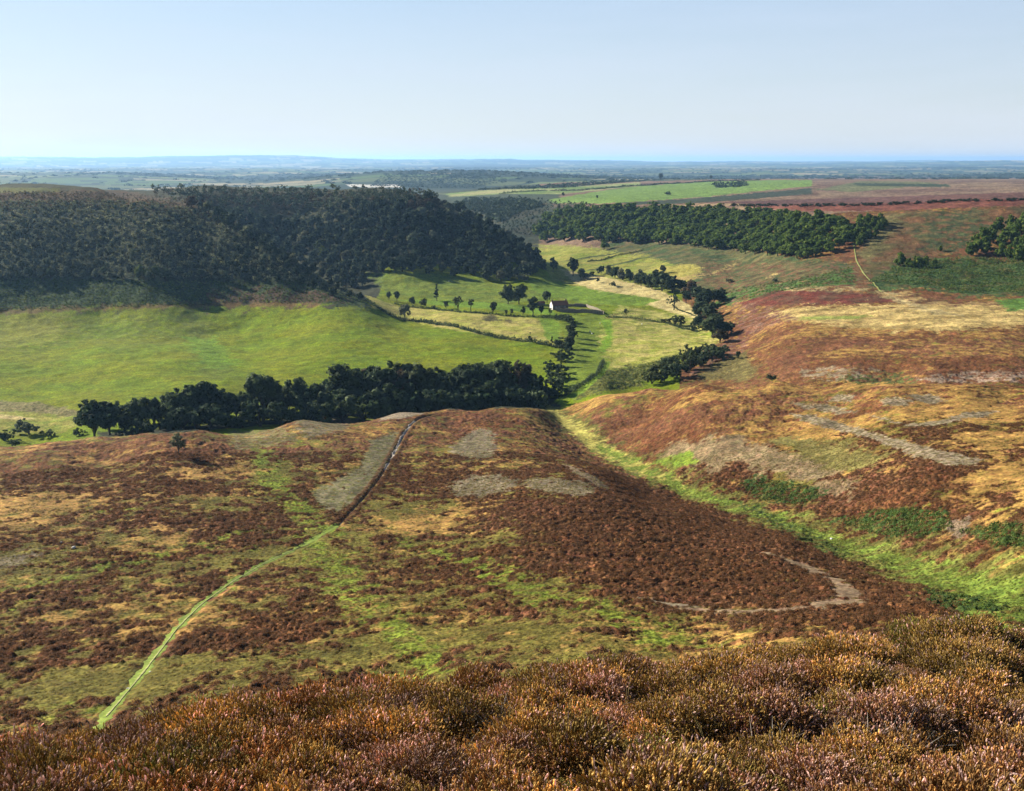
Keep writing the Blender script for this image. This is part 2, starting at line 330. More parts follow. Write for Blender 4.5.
# ---------------------------------------------------------------- patches copied from the photo, far to near
poly([(445,197),(470,192),(560,190),(560,204),(520,206),(455,204)], [.06,.08,.05], warp=1)
poly([(455,206),(530,203),(600,206),(560,215),(540,240),(535,250),(500,228)], [.060,.062,.04], col2=[.04,.055,.035], mixL=300, warp=2, soft=2)
poly([(440,194),(500,189),(560,187),(640,182),(640,186),(560,194),(500,194),(450,197)], [.34,.33,.15], col2=[.16,.24,.06], mixL=1500, warp=.5)
poly([(548,200),(600,191),(640,186),(700,182),(812,179),(812,186),(760,191),(700,197),(620,203),(556,203)], [.17,.27,.06], warp=.4, soft=.7)
poly([(620,203),(700,198),(812,188),(812,194),(700,203),(640,205)], [.05,.065,.045], warp=.6, soft=.7)
poly([(690,180),(860,177),(1024,178),(1024,192),(940,196),(820,200),(815,180)], [.26,.185,.12], col2=[.16,.10,.075], mixL=1800, warp=1)
poly([(815,190),(860,181),(940,182),(900,188),(850,192)], [.13,.17,.07], warp=1, op=.7)
poly([(850,183),(950,184),(950,187),(860,186)], [.05,.07,.04], warp=.8)
poly([(700,203),(780,200),(1024,192),(1024,200),(860,206),(760,208)], [.14,.075,.065], warp=.8)
poly([(640,205),(720,203),(800,206),(860,207),(800,209),(700,209)], [.30,.21,.12], warp=.8, cover=.1, coverL=400)
poly([(740,206),(870,204),(960,200),(1024,199),(1024,206),(960,208),(880,211),(800,211)], [.17,.065,.045], warp=.6, soft=.8)
poly([(345,184.3),(402,184.8),(402,187.5),(350,187)], [.62,.58,.50], warp=.3, soft=.6)
# fields in the far part of the valley
poly([(530,246),(560,248),(640,247),(700,262),(700,285),(640,300),(560,300),(548,272)], [.30,.28,.06], col2=[.19,.23,.035], mixL=160, warp=1)
poly([(536,244),(600,248),(660,247),(640,256),(560,252)], [.24,.25,.05], warp=1)
line([(556,262),(590,257),(620,252),(648,248)], 3.0, [.06,.08,.03])
line([(590,270),(640,258),(690,250)], 3.0, [.07,.09,.03])
poly([(600,240),(720,245),(800,258),(850,262),(850,282),(780,292),(700,300),(690,275),(650,256),(600,250)], [.13,.115,.045], col2=[.055,.085,.03], mixL=150, bias=-.1, hm=.5, warp=2)
poly([(655,268),(690,264),(706,268),(700,274),(670,280),(648,288)], [.34,.30,.07], warp=1)
poly([(640,262),(655,262),(648,274),(632,274)], [.25,.24,.06], warp=1, op=.6)
for q in ([(676,278),(720,270),(722,272),(680,282)], [(718,270),(735,262),(738,264),(722,272)], [(764,277),(775,272),(777,274),(766,278)]): poly(q, [.36,.27,.10], warp=1.5)
poly([(560,269),(600,276),(640,285),(664,292),(690,305),(700,318),(690,320),(660,308),(620,300),(590,290),(575,283)], [.55,.46,.20], col2=[.46,.37,.15], mixL=60, warp=.7, hm=.05)
poly([(560,284),(600,291),(640,296),(660,300),(640,306),(590,304),(560,298)], [.155,.235,.025], warp=.8)
poly([(530,284),(560,282),(600,292),(640,298),(600,300),(560,298),(530,296)], [.15,.235,.022], warp=1)
poly([(366,272),(450,275),(540,292),(550,300),(500,303),(440,300),(390,295)], [.17,.21,.03], col2=[.13,.19,.03], mixL=90, warp=2, op=.8)
poly([(395,300),(440,305),(520,312),(560,316),(548,309),(500,303),(440,300)], [.14,.235,.02], warp=.6)
poly([(365,295),(380,300),(400,306),(440,310),(560,320),(562,340),(556,346),(500,338),(440,328),(400,318),(372,308)], [.40,.345,.10], col2=[.32,.32,.06], mixL=90, warp=.8)
poly([(482,317),(494,315),(500,320),(488,323)], [.10,.09,.035], warp=1.5); poly([(502,320),(512,319),(510,323)], [.12,.10,.04], warp=1)
poly([(540,318),(560,320),(562,342),(546,340)], [.16,.25,.025], warp=1)
poly([(560,316),(600,316),(700,318),(722,338),(690,362),(650,368),(615,380),(575,400),(560,398),(568,350)], [.150,.205,.020], warp=1)
poly([(603,318),(650,322),(720,338),(715,345),(680,358),(640,366),(610,370),(600,345)], [.42,.365,.11], col2=[.26,.28,.045], mixL=80, bias=.1, warp=2, soft=3)
poly([(620,306),(690,316),(715,330),(700,334),(650,326),(606,318)], [.38,.34,.10], col2=[.22,.25,.04], mixL=60, warp=1)
poly([(600,318),(612,320),(612,345),(604,352),(598,350),(606,335)], [.16,.27,.02], warp=1, soft=2)
poly([(600,372),(640,364),(690,352),(668,372),(640,385),(600,393),(575,400),(585,388)], [.19,.19,.04], col2=[.07,.085,.025], mixL=30, bias=.2, hm=.6, warp=2)
line([(572,397),(588,385),(600,374),(607,362)], 2.2, [.20,.30,.03])
# the big field on the left
poly([(180,306),(200,306),(214,350),(240,378),(200,380),(190,340)], [.11,.135,.03], warp=4, soft=5, op=.5)
poly([(60,310),(200,308),(210,340),(120,350),(40,330)], [.14,.17,.035], warp=5, soft=7, cover=.0, coverL=40, op=.5)
poly([(185,338),(215,338),(240,365),(205,368)], [.15,.27,.02], warp=3, soft=3, op=.7)
poly([(-60,310),(70,313),(60,345),(-60,350)], [.24,.235,.04], warp=5, soft=8, op=.5)
poly([(-80,398),(40,405),(95,420),(60,432),(-80,440)], [.30,.28,.06], col2=[.18,.22,.03], mixL=50, warp=1)
poly([(-80,398),(30,402),(90,412),(92,419),(30,412),(-80,408)], [.15,.145,.05], col2=[.24,.20,.09], mixL=14, warp=1, hm=.4)
poly([(-60,414),(10,415),(35,419),(10,419),(-60,418)], [.50,.40,.17], warp=.5)
poly([(98,427),(98,433),(556,398),(562,410),(520,408),(400,412),(200,431),(100,437)], [.030,.035,.018], warp=1, soft=2)  # dark woodland floor along the tree line, its shadow in the colour
# hillside on the left: bracken foot, brown heather top
poly([(-60,276),(120,278),(215,281),(300,278),(360,296),(372,308),(300,306),(190,306),(-60,315)], [.06,.09,.028], col2=[.035,.055,.025], mixL=25, hm=.9, warp=2)
poly([(210,292),(300,290),(350,300),(300,306),(210,305)], [.095,.06,.035], warp=3, soft=3, hm=.4)
poly([(-60,310),(200,303),(320,303),(320,306),(200,307),(-60,316)], [.20,.13,.04], warp=.8, soft=1, op=.7)
poly([(-60,190),(0,190),(120,190),(190,204),(240,224),(200,216),(100,202),(40,205),(-60,215)], [.095,.070,.030], col2=[.11,.06,.03], mixL=60, warp=3, soft=4, hm=.5)
poly([(-60,187),(60,188),(60,192),(-60,194)], [.13,.15,.03], warp=1, soft=1, op=.6)
# right-hand hill
poly([(700,262),(855,262),(885,292),(860,296),(740,300),(700,298)], [.11,.095,.040], col2=[.16,.085,.045], mixL=120, warp=2, hm=.4, cover=.2)
poly([(720,292),(800,280),(850,268),(856,284),(800,289),(740,302),(716,312),(712,304)], [.07,.125,.030], warp=2, hm=.5, cover=.4, coverL=60)
poly([(860,222),(885,213),(1060,205),(1060,232),(960,240),(890,292),(862,276),(856,250)], [.145,.075,.035], col2=[.105,.09,.035], mixL=140, warp=2, hm=.35)
poly([(885,215),(905,213),(870,262),(860,255)], [.14,.13,.05], warp=2, soft=3, op=.7)
poly([(935,212),(975,210),(990,230),(960,255),(925,250),(915,235)], [.06,.075,.03], warp=4, soft=3, hm=.5, cover=.2, coverL=60)
poly([(868,280),(900,262),(960,258),(1060,260),(1060,296),(960,296),(930,288),(880,292)], [.055,.10,.030], col2=[.10,.085,.03], mixL=90, bias=-.7, warp=3, hm=.6)
poly([(876,294),(905,290),(925,298),(960,304),(1060,296),(1060,308),(940,312),(900,304)], [.36,.25,.10], col2=[.14,.07,.035], mixL=60, bias=-.1, warp=1.5)
poly([(736,304),(780,290),(850,291),(905,302),(850,305),(790,305),(745,308)], [.115,.060,.035], col2=[.16,.045,.03], mixL=90, warp=1)
poly([(780,288),(850,286),(885,290),(850,292),(785,291)], [.34,.26,.12], warp=1, cover=.1, coverL=40)
poly([(765,312),(800,307),(860,305),(1060,306),(1060,322),(960,330),(880,330),(800,322)], [.50,.37,.14], col2=[.28,.20,.07], mixL=120, bias=-.5, warp=2.5, soft=2)
poly([(800,316),(830,316),(870,316),(860,319),(800,320)], [.18,.27,.04], warp=1.5, op=.7)
poly([(990,300),(1060,296),(1060,312),(1010,310)], [.10,.19,.035], warp=1.5)
poly([(705,345),(740,338),(735,300),(760,304),(800,318),(760,330),(730,365),(690,378)], [.22,.13,.085], col2=[.15,.06,.04], mixL=50, warp=3, soft=3, cover=.1)
poly([(690,380),(716,362),(745,352),(760,372),(740,381)], [.14,.115,.04], warp=2, soft=3)
poly([(800,370),(840,366),(880,374),(860,380),(800,378)], [.25,.19,.12], warp=2, soft=2, cover=.2, coverL=30)
poly([(916,377),(980,371),(1060,373),(1060,382),(930,383)], [.28,.20,.14], warp=1.5, cover=.3, coverL=30)
poly([(840,376),(905,372),(920,384),(850,384)], [.085,.10,.03], warp=2, cover=.2, coverL=20, hm=.5)
line([(882,291),(893,297),(906,303),(922,309),(948,314)], [1.2,2.2,3,4,5], [.40,.32,.15], soft=2, warp=2.5, wl=60, op=.8)
# spur on the right: bare swathes, straw slope, bracken
for q in ([(790,414),(815,415),(835,421),(870,431),(905,441),(940,450),(985,459),(975,465),(945,465),(915,457),(890,446),(865,437),(835,430),(805,422)],
          [(790,403),(830,405),(855,412),(840,414),(800,407)], [(828,401),(838,394),(855,395),(850,401)], [(880,400),(895,397),(913,401),(905,406),(885,405)],
          [(905,395),(930,394),(948,401),(930,404),(915,400)], [(868,415),(880,417),(905,424),(940,421),(966,412),(1000,411),(985,417),(965,418),(945,425),(915,427),(890,422)]):
    poly(q, BURNT*1.3, warp=1.2, wl=20, soft=1.0, hm=.05, col2=[.12,.095,.04], mixL=9, cover=2.2, coverL=9)
poly([(655,455),(690,440),(715,436),(760,442),(800,452),(850,468),(830,480),(790,478),(740,466),(715,470),(680,462)], [.27,.185,.10], col2=[.19,.145,.075], mixL=24, warp=4, soft=4, hm=.1)
poly([(770,438),(840,442),(890,455),(880,470),(840,470),(790,452)], [.17,.145,.045], warp=4, soft=5, hm=.15)
poly([(785,474),(830,476),(860,486),(850,500),(820,494)], [.22,.16,.09], warp=3, soft=3, op=.8)
poly([(650,462),(690,452),(700,462),(670,470)], [.17,.24,.03], warp=1.5, soft=2)
poly([(735,484),(760,478),(815,486),(826,498),(800,506),(760,500)], BRACKEN, warp=4, soft=3, cover=.3, coverL=14, hm=.5)
poly([(838,522),(870,510),(915,507),(950,514),(955,528),(920,540),(870,534)], BRACKEN, warp=4, soft=3, cover=.4, coverL=14, hm=.5)
poly([(960,530),(1000,522),(1060,528),(1060,550),(1000,548)], BRACKEN, warp=4, soft=3, cover=.3, coverL=14, hm=.5)
poly([(940,520),(965,518),(975,532),(955,540)], [.21,.15,.10], warp=2, soft=2)
# the green gully
GW = [(540,409,5),(560,418,6),(580,432,6),(600,449,5.5),(640,470,5),(680,488,4.6),(730,506,5),(780,521,5.5),(820,535,6),(860,551,6.5),(900,564,7),(940,577,7.5),(975,587,8),(1020,600,8),(1060,612,8)]
line([(p, q) for p, q, w in GW], [w*.9 for *_, w in GW], [.13,.125,.03], soft=3, warp=2.4, wl=40, hm=.3)
line([(p, q) for p, q, w in GW[:6]], [3.8, 3.6, 3.3, 3, 2.4, 1.6], [.36,.32,.08], soft=1.5, warp=1.2, wl=25, hm=.1)
line([(p, q) for p, q, w in GW[3:]], [w*.36 for *_, w in GW[3:]], [.145,.19,.030], soft=1.4, warp=2.2, wl=30, hm=.12)
poly([(920,578),(960,572),(1060,590),(1060,640),(935,640),(960,606)], [.125,.175,.028], warp=4, soft=3, cover=.5, hm=.2)
poly([(735,503),(760,505),(800,525),(860,558),(830,556),(790,535)], [.05,.075,.02], warp=3, soft=3, cover=.0, coverL=14, hm=.4)
poly([(930,590),(990,600),(1000,615),(950,612),(915,598)], [.04,.07,.02], warp=3, soft=2, cover=.1, coverL=14, hm=.5)
for q_, w_ in (([(316,543),(338,573),(362,602),(398,634),(442,670)], 2.6), ([(256,440),(266,462),(280,490),(305,515),(332,532)], 3.0), ([(-20,592),(60,580),(110,566),(150,558),(210,541),(262,528)], 1.5), ([(470,560),(500,575),(560,600),(640,625),(700,645)], 3.0), ([(405,540),(440,555),(500,572)], 1.6)):
    S_, m_, _b = line_mask(q_, w_, 1.6, 1.8, 30.)
    m_ = m_*sstep(-.9, .4, samp(T_MID, X[S_], Y[S_], 200., 2.)); put(S_, m_*.85, BRIGHT, hm=.10)
# near spur: bare burnt patches and lanes
poly([(448,452),(462,438),(476,429),(492,430),(497,448),(494,458),(470,459)], BURNT, warp=2.4, wl=22, soft=1.3, hm=.10, cover=1.6, coverL=11, col2=[.15,.13,.06], mixL=14)
poly([(447,486),(470,476),(500,474),(520,480),(512,490),(480,497),(455,496)], BURNT, warp=2.4, wl=22, soft=1.3, hm=.10, cover=1.6, coverL=11, col2=[.15,.12,.06], mixL=14)
poly([(521,480),(545,477),(585,482),(600,490),(585,497),(555,493),(530,489)], BURNT, warp=2.4, wl=22, soft=1.3, hm=.10, cover=1.6, coverL=11, col2=[.15,.12,.06], mixL=14)
poly([(560,464),(572,466),(600,480),(612,490),(600,489),(575,474)], BURNT, warp=1.2, wl=25, soft=1.2, op=.7, hm=.1)
poly([(372,440),(396,432),(398,448),(380,475),(360,498),(340,512),(318,506),(312,492),(335,480),(360,468)], BURNT*[.80,.86,.75], warp=2.2, wl=22, soft=1.4, hm=.08, col2=[.12,.115,.04], mixL=16, cover=2., coverL=12)
poly([(285,424),(330,417),(362,419),(345,430),(310,438)], BURNT*[.85,.82,.8], warp=2.4, wl=22, soft=1.4, hm=.08, col2=[.12,.11,.04], mixL=14, cover=1.3, coverL=14)
poly([(228,432),(285,428),(300,440),(260,448),(232,452)], [.20,.155,.085], warp=2.8, wl=25, soft=2, hm=.1, col2=[.13,.12,.03], mixL=14, cover=.8, coverL=16)
poly([(375,417),(405,412),(425,414),(400,419),(380,421)], BURNT*1.15, warp=.8, wl=25, soft=1, hm=.05)
poly([(-40,560),(20,555),(40,548),(30,562),(-40,578)], BURNT*.9, warp=3, wl=25, soft=2.5, hm=.1, op=.8)
line([(766,553),(785,559),(805,566),(828,576),(845,586),(850,596)], [1.2,1.7,1.8,1.6,1.5,2.2], BURNT*[1.15,1,.9], soft=.5, warp=.5, hm=.03)
line([(855,600),(835,603),(800,609),(760,611),(720,610),(690,608),(672,605)], [2.6,2.6,1.6,1.3,1.2,.8,.5], BURNT*[1.1,.95,.85], soft=.5, warp=.7, hm=.03)
line([(640,598),(672,605),(700,606)], [.6,.9,.4], BURNT*1.1, soft=.4, warp=.4, hm=.03)
# ---- foreground bank
m = R < 60; COL[m] = np.array([.030, .018, .010]); HM[m] = .08; WH[m] = 1  # soil darkened so the gaps between bushes read as shadow
_vr = np.exp(np.clip(.11*samp(T_MID, X+5, Y-9, 170., .5)+.15*samp(T_MID, X-15, Y+29, 620., 1.5), -.6, .6)*(R < 3000)*(R > 60)*np.where(NEAR | (PXA > 700), 1, .45))
COL *= _vr[..., None]
# ---------------------------------------------------------------- hollow ways and the paths' beds
FOOT = [(88,742),(105,717),(124,695),(150,663),(176,629),(200,605),(232,582),(265,563),(300,547),(325,533),(339,525)]
TRACK = [(339,525),(350,512),(364,497),(379,479),(389,462),(397,447),(404,434),(411,424),(420,418),(434,414.5),(450,413)]
HILLP = [(853,236),(857,262),(866,276),(878,288),(900,300)]
S, m, b = line_mask(FOOT, 1.0, .35)
Zs[S] -= .28*m; HM[S] *= 1-sstep(.9, .1, b); 
S2, m2, b2 = line_mask(TRACK, .35, .35)
HM[S2] *= 1-m2; Zs[S2] -= .45*m2; bank = np.exp(-((b2-1.0)/.6)**2); Zs[S2] += .12*bank
put(S2, m2, [.16,.11,.08]); put(S2, bank*.8, HEATHER*.8, wh=1)
S3, m3, b3 = line_mask(FOOT, .5, .3); bk = np.exp(-((b3-1.2)/.5)**2)*.5
# terrain clumps
amp = HM * np.clip(1.25-R/900., .35, 1.2)
cl = samp(T_CLUMP, X, Y, 330., .6); cl2 = samp(T_CLUMP, X+71, Y+13, 900., 1.9); cl3 = samp(T_CLUMP, X+7, Y+3, 140., 1.2)
Z = Zs + amp * (.55*np.tanh(cl*1.2) + .45*np.tanh(cl2) + .22*cl3 * (R < 240)) * np.clip(R/40, .12, 1)
def low(R): return (.52+.18*sstep(.1, .4, AZ if np.ndim(R) else 0))*(1-sstep(14, 40, R))
Z -= low(R); Zs -= low(R)
GS = lambda x, y: gsample(Zs, x, y)
# ================================================================== materials
def newmat(name):
    m = bpy.data.materials.new(name); m.use_nodes = True; nt = m.node_tree
    b = nt.nodes['Principled BSDF']; b.inputs['Roughness'].default_value = .9; b.inputs['Specular IOR Level'].default_value = .15
    return m, nt, b
def N(nt, t, **k):
    n = nt.nodes.new(t)
    for a, v in k.items(): setattr(n, a, v)
    return n
def noise(nt, scale, detail=3, rough=.6, vec=None):
    n = N(nt, 'ShaderNodeTexNoise'); n.inputs['Scale'].default_value = scale; n.inputs['Detail'].default_value = detail; n.inputs['Roughness'].default_value = rough
    if vec is not None: nt.links.new(vec, n.inputs['Vector'])
    return n.outputs['Fac']
def ramp(nt, fac, a, b, va, vb):
    n = N(nt, 'ShaderNodeMapRange'); n.inputs['From Min'].default_value = a; n.inputs['From Max'].default_value = b
    n.inputs['To Min'].default_value = va; n.inputs['To Max'].default_value = vb; nt.links.new(fac, n.inputs['Value']); return n.outputs['Result']
def mul(nt, col, fac):
    n = N(nt, 'ShaderNodeVectorMath', operation='SCALE'); nt.links.new(col, n.inputs[0]); nt.links.new(fac, n.inputs['Scale']); return n.outputs[0]
def mth(nt, op, a, b):
    n = N(nt, 'ShaderNodeMath', operation=op)
    for i, v in enumerate((a, b)):
        if isinstance(v, (int, float)): n.inputs[i].default_value = v
        else: nt.links.new(v, n.inputs[i])
    return n.outputs[0]
def mixc(nt, fac, a, b):
    n = N(nt, 'ShaderNodeMix', data_type='RGBA')
    nt.links.new(fac, n.inputs[0])
    for s, v in ((n.inputs[6], a), (n.inputs[7], b)):
        if hasattr(v, 'links') or hasattr(v, 'is_output'): nt.links.new(v, s)
        else: s.default_value = (*v, 1)
    return n.outputs[2]
def bump(nt, b, h, strength, dist):
    n = N(nt, 'ShaderNodeBump'); n.inputs['Strength'].default_value = strength; n.inputs['Distance'].default_value = dist
    nt.links.new(h, n.inputs['Height']); nt.links.new(n.outputs[0], b.inputs['Normal'])
def terrain_mat():
    m, nt, b = newmat('moorland')
    at = N(nt, 'ShaderNodeAttribute', attribute_name='Col'); geo = N(nt, 'ShaderNodeNewGeometry'); pos = geo.outputs['Position']
    n1 = noise(nt, 1.1, 3, .65, pos); n2 = noise(nt, .22, 4, .6, pos); n3 = noise(nt, .035, 4, .6, pos)
    v = mth(nt, 'MULTIPLY', mth(nt, 'MULTIPLY', ramp(nt, n1, .3, .7, .42, 1.58), ramp(nt, n2, .3, .7, .72, 1.28)), ramp(nt, n3, .3, .7, .88, 1.12))
    c = mul(nt, at.outputs['Color'], v)
    hs = N(nt, 'ShaderNodeHueSaturation'); nt.links.new(c, hs.inputs['Color'])
    nt.links.new(ramp(nt, noise(nt, .5, 3, .6, pos), .3, .7, .482, .518), hs.inputs['Hue'])
    nt.links.new(hs.outputs[0], b.inputs['Base Color']); b.inputs['Roughness'].default_value = 1; b.inputs['Specular IOR Level'].default_value = .05
    bump(nt, b, mth(nt, 'ADD', n1, n2), .6, .5)
    return m
def leafmat(name, c1, c2, c3=None, trans=.25, attr=False):
    m, nt, b = newmat(name); oi = N(nt, 'ShaderNodeObjectInfo'); at = N(nt, 'ShaderNodeAttribute', attribute_name='lf')
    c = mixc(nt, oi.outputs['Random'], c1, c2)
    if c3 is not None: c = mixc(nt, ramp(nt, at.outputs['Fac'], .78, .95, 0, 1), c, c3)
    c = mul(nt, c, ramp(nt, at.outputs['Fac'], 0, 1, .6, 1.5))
    nt.links.new(c, b.inputs['Base Color'])
    tr = N(nt, 'ShaderNodeBsdfTranslucent'); nt.links.new(c, tr.inputs['Color'])
    mx = N(nt, 'ShaderNodeMixShader'); mx.inputs[0].default_value = trans
    nt.links.new(b.outputs[0], mx.inputs[1]); nt.links.new(tr.outputs[0], mx.inputs[2]); nt.links.new(mx.outputs[0], nt.nodes['Material Output'].inputs['Surface'])
    return m
def plain(name, col, ns=2.0, amt=.35, rough=.9, bs=.3):
    m, nt, b = newmat(name); tc = N(nt, 'ShaderNodeTexCoord'); n = noise(nt, ns, 4, .6, tc.outputs['Object'])
    c = N(nt, 'ShaderNodeRGB'); c.outputs[0].default_value = (*col, 1)
    nt.links.new(mul(nt, c.outputs[0], ramp(nt, n, .3, .7, 1-amt, 1+amt)), b.inputs['Base Color']); b.inputs['Roughness'].default_value = rough
    bump(nt, b, n, bs, .1); return m
M = {}
M['ground'] = terrain_mat()
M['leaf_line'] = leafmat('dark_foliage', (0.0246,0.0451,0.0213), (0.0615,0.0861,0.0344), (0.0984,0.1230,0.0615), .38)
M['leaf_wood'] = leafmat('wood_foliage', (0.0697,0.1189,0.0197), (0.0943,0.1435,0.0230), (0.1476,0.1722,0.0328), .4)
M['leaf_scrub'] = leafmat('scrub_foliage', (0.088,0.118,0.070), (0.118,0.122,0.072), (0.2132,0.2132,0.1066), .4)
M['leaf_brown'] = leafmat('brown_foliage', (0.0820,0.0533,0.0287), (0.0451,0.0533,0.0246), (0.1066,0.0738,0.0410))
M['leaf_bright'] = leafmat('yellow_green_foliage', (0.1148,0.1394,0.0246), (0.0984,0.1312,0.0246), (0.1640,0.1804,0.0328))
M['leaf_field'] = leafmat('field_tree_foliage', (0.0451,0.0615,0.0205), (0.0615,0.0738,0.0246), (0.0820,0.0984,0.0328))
M['leaf_shade'] = leafmat('shade_toned_foliage', (.020,.038,.021), (.038,.056,.028), (.10,.12,.065), .35)  # foliage darkened, the spur's shade is in the colour
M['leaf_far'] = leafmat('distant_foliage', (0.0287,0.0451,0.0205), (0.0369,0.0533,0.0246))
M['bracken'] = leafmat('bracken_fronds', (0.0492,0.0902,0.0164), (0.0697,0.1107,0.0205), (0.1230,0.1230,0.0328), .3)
M['bark'] = plain('bark', (0.0504,0.0396,0.0288), 3)
M['path'] = plain('trodden_grass', (0.2160,0.2160,0.0792), 1.3, .5)
M['pathgreen'] = plain('short_green_grass', (.145,.195,.022), 1.3, .45)
M['hillpath'] = plain('worn_hill_path', (.15,.16,.045), .3, .4)
M['track'] = plain('pale_stony_track', (0.3024,0.2592,0.2160), 1.2, .4)
M['stone'] = plain('limestone_wall', (0.1872,0.1584,0.1152), 1.2, .4)
M['white'] = plain('whitewash', (0.5616,0.5472,0.5184), .6, .08)
M['darkwall'] = plain('dark_stone_wall', (0.1152,0.0936,0.0720), 1., .3)
M['tile'] = plain('red_pantile', (0.2160,0.0936,0.0540), 1.5, .3)
M['glass'] = plain('window_glass', (0.0216,0.0252,0.0288), 1, .1, .15, 0)
M['wool'] = plain('sheep_wool', (0.5184,0.5040,0.4608), 6, .15)
M['rock'] = plain('pale_rock', (0.4464,0.4320,0.4032), 4, .2)
M['twig'] = plain('dead_twig', (0.3024,0.2736,0.2376), 9, .3)
M['straw'] = plain('dry_grass_stem', (0.3024,0.2376,0.0936), 9, .3)
# ================================================================== mesh helpers
def build(name, verts, faces, mats, parent=None, smooth=False, midx=None, attrs=None):
    me = bpy.data.meshes.new(name)
    verts = np.asarray(verts, np.float32)
    if isinstance(faces, np.ndarray):
        n, kf = faces.shape
        me.vertices.add(len(verts)); me.vertices.foreach_set('co', verts.ravel())
        me.loops.add(n*kf); me.loops.foreach_set('vertex_index', faces.astype(np.int32).ravel())
        me.polygons.add(n); me.polygons.foreach_set('loop_start', np.arange(0, n*kf, kf, dtype=np.int32))
        try: me.polygons.foreach_set('loop_total', np.full(n, kf, np.int32))
        except Exception: pass
    else: me.from_pydata(verts.tolist(), [], faces)
    for m in (mats if isinstance(mats, list) else [mats]): me.materials.append(m)
    if midx is not None: me.polygons.foreach_set('material_index', np.asarray(midx, np.int32))
    me.polygons.foreach_set('use_smooth', np.full(len(me.polygons), smooth))
    for k, a in (attrs or {}).items():
        at = me.attributes.new(k, 'FLOAT', 'POINT'); at.data.foreach_set('value', np.asarray(a, np.float32))
    me.update(calc_edges=True)
    o = bpy.data.objects.new(name, me); C.objects.link(o)
    if parent is not None: o.parent = parent
    return o
def tag(o, label=None, cat=None, group=None, kind=None):
    if label: o['label'] = label
    if cat: o['category'] = cat
    if group: o['group'] = group
    if kind: o['kind'] = kind
    return o
def empty(name, loc, rz=0, s=1, **k):
    o = bpy.data.objects.new(name, None); C.objects.link(o); o.location = loc; o.rotation_euler = (0, 0, rz); o.scale = (s, s, s); o.empty_display_size = .5
    return tag(o, **k)
class MB:
    def __init__(s): s.v = []; s.f = []
    def add(s, v, f):
        n = len(s.v); s.v += [tuple(map(float, p)) for p in v]; s.f += [tuple(i+n for i in q) for q in f]
    def box(s, c, d, rz=0):
        co, si = math.cos(rz), math.sin(rz); v = []
        for z in (-.5, .5):
            for x, y in ((-.5, -.5), (.5, -.5), (.5, .5), (-.5, .5)):
                a, b = x*d[0], y*d[1]; v.append((c[0]+a*co-b*si, c[1]+a*si+b*co, c[2]+z*d[2]))
        s.add(v, [(0,3,2,1),(4,5,6,7),(0,1,5,4),(1,2,6,5),(2,3,7,6),(3,0,4,7)])
    def tube(s, pts, rad, n=6):
        pts = [np.array(p, float) for p in pts]; v = []; f = []
        for i, p in enumerate(pts):
            d = pts[min(i+1, len(pts)-1)]-pts[max(i-1, 0)]; d /= np.linalg.norm(d)+1e-9
            a = np.cross(d, [0, 0, 1] if abs(d[2]) < .9 else [1, 0, 0]); a /= np.linalg.norm(a); b = np.cross(d, a)
            for k in range(n):
                t = 2*math.pi*k/n; v.append(p+(a*math.cos(t)+b*math.sin(t))*rad[i])
        for i in range(len(pts)-1):
            for k in range(n): f.append((i*n+k, i*n+(k+1) % n, (i+1)*n+(k+1) % n, (i+1)*n+k))
        f.append(tuple(range(n))[::-1]); f.append(tuple((len(pts)-1)*n+k for k in range(n))); s.add(v, f)
    def build(s, name, mat, parent=None, smooth=False): return build(name, s.v, s.f, mat, parent, smooth)
# ---- trees (unit: metres, about 10 m tall; scaled per tree)
def crown_arrays(r, h=10., w=8., base=2.5, lobes=9, clumps=70, leaves=34, leaf=.42, shape='round'):
    rs = np.random.default_rng(r)
    L = []
    for i in range(lobes):
        a = rs.uniform(0, 2*math.pi); t = rs.uniform(0, 1)
        if shape == 'tall': rad = w*.5*(.55*(1-t)+.12)*rs.uniform(.5, 1.); zz = base+(h-base)*(.12+.8*t)
        elif shape == 'low': rad = w*.34*rs.uniform(.4, 1.15); zz = base+(h-base)*rs.uniform(.25, .7)
        else: rad = w*.30*rs.uniform(.3, 1.1)*(1-.55*t); zz = base+(h-base)*(.25+.55*t)
        L.append((rad*math.cos(a), rad*math.sin(a), zz, w*rs.uniform(.17, .27)*(1 if shape != 'tall' else .75*(1.2-t))))
    L = np.array(L)
    li = rs.integers(0, lobes, clumps); d = rs.normal(size=(clumps, 3)); d[:, 2] += .25; d /= np.linalg.norm(d, axis=1)[:, None]
    cc = L[li, :3]+d*L[li, 3:4]*rs.uniform(.55, 1.08, (clumps, 1))*[1, 1, .85]
    cc[:, 2] = np.clip(cc[:, 2], base*.75, h)
    n = clumps*leaves; p = np.repeat(cc, leaves, 0); e = rs.normal(size=(n, 3)); e /= np.linalg.norm(e, axis=1)[:, None]
    cr = np.repeat(rs.uniform(.45, 1.0, clumps)*w*.085, leaves)[:, None]
    p = p+e*cr*rs.uniform(.5, 1.1, (n, 1))
    nrm = e*.6+np.repeat(d, leaves, 0)*.6+rs.normal(size=(n, 3))*.45+[0, 0, .25]; nrm /= np.linalg.norm(nrm, axis=1)[:, None]
    u = np.cross(nrm, rs.normal(size=(n, 3))); u /= np.linalg.norm(u, axis=1)[:, None]; v = np.cross(nrm, u)
    sz = leaf*rs.uniform(.55, 1.2, (n, 1))
    q = np.stack([p-u*sz, p-v*sz*.6, p+u*sz, p+v*sz*.6], 1).reshape(-1, 3)
    f = np.arange(n*4).reshape(-1, 4)
    lf = np.repeat(np.clip(np.repeat(rs.uniform(.1, .9, clumps), leaves)+rs.normal(0, .12, n), 0, 1), 4)
    return q, f, lf, L
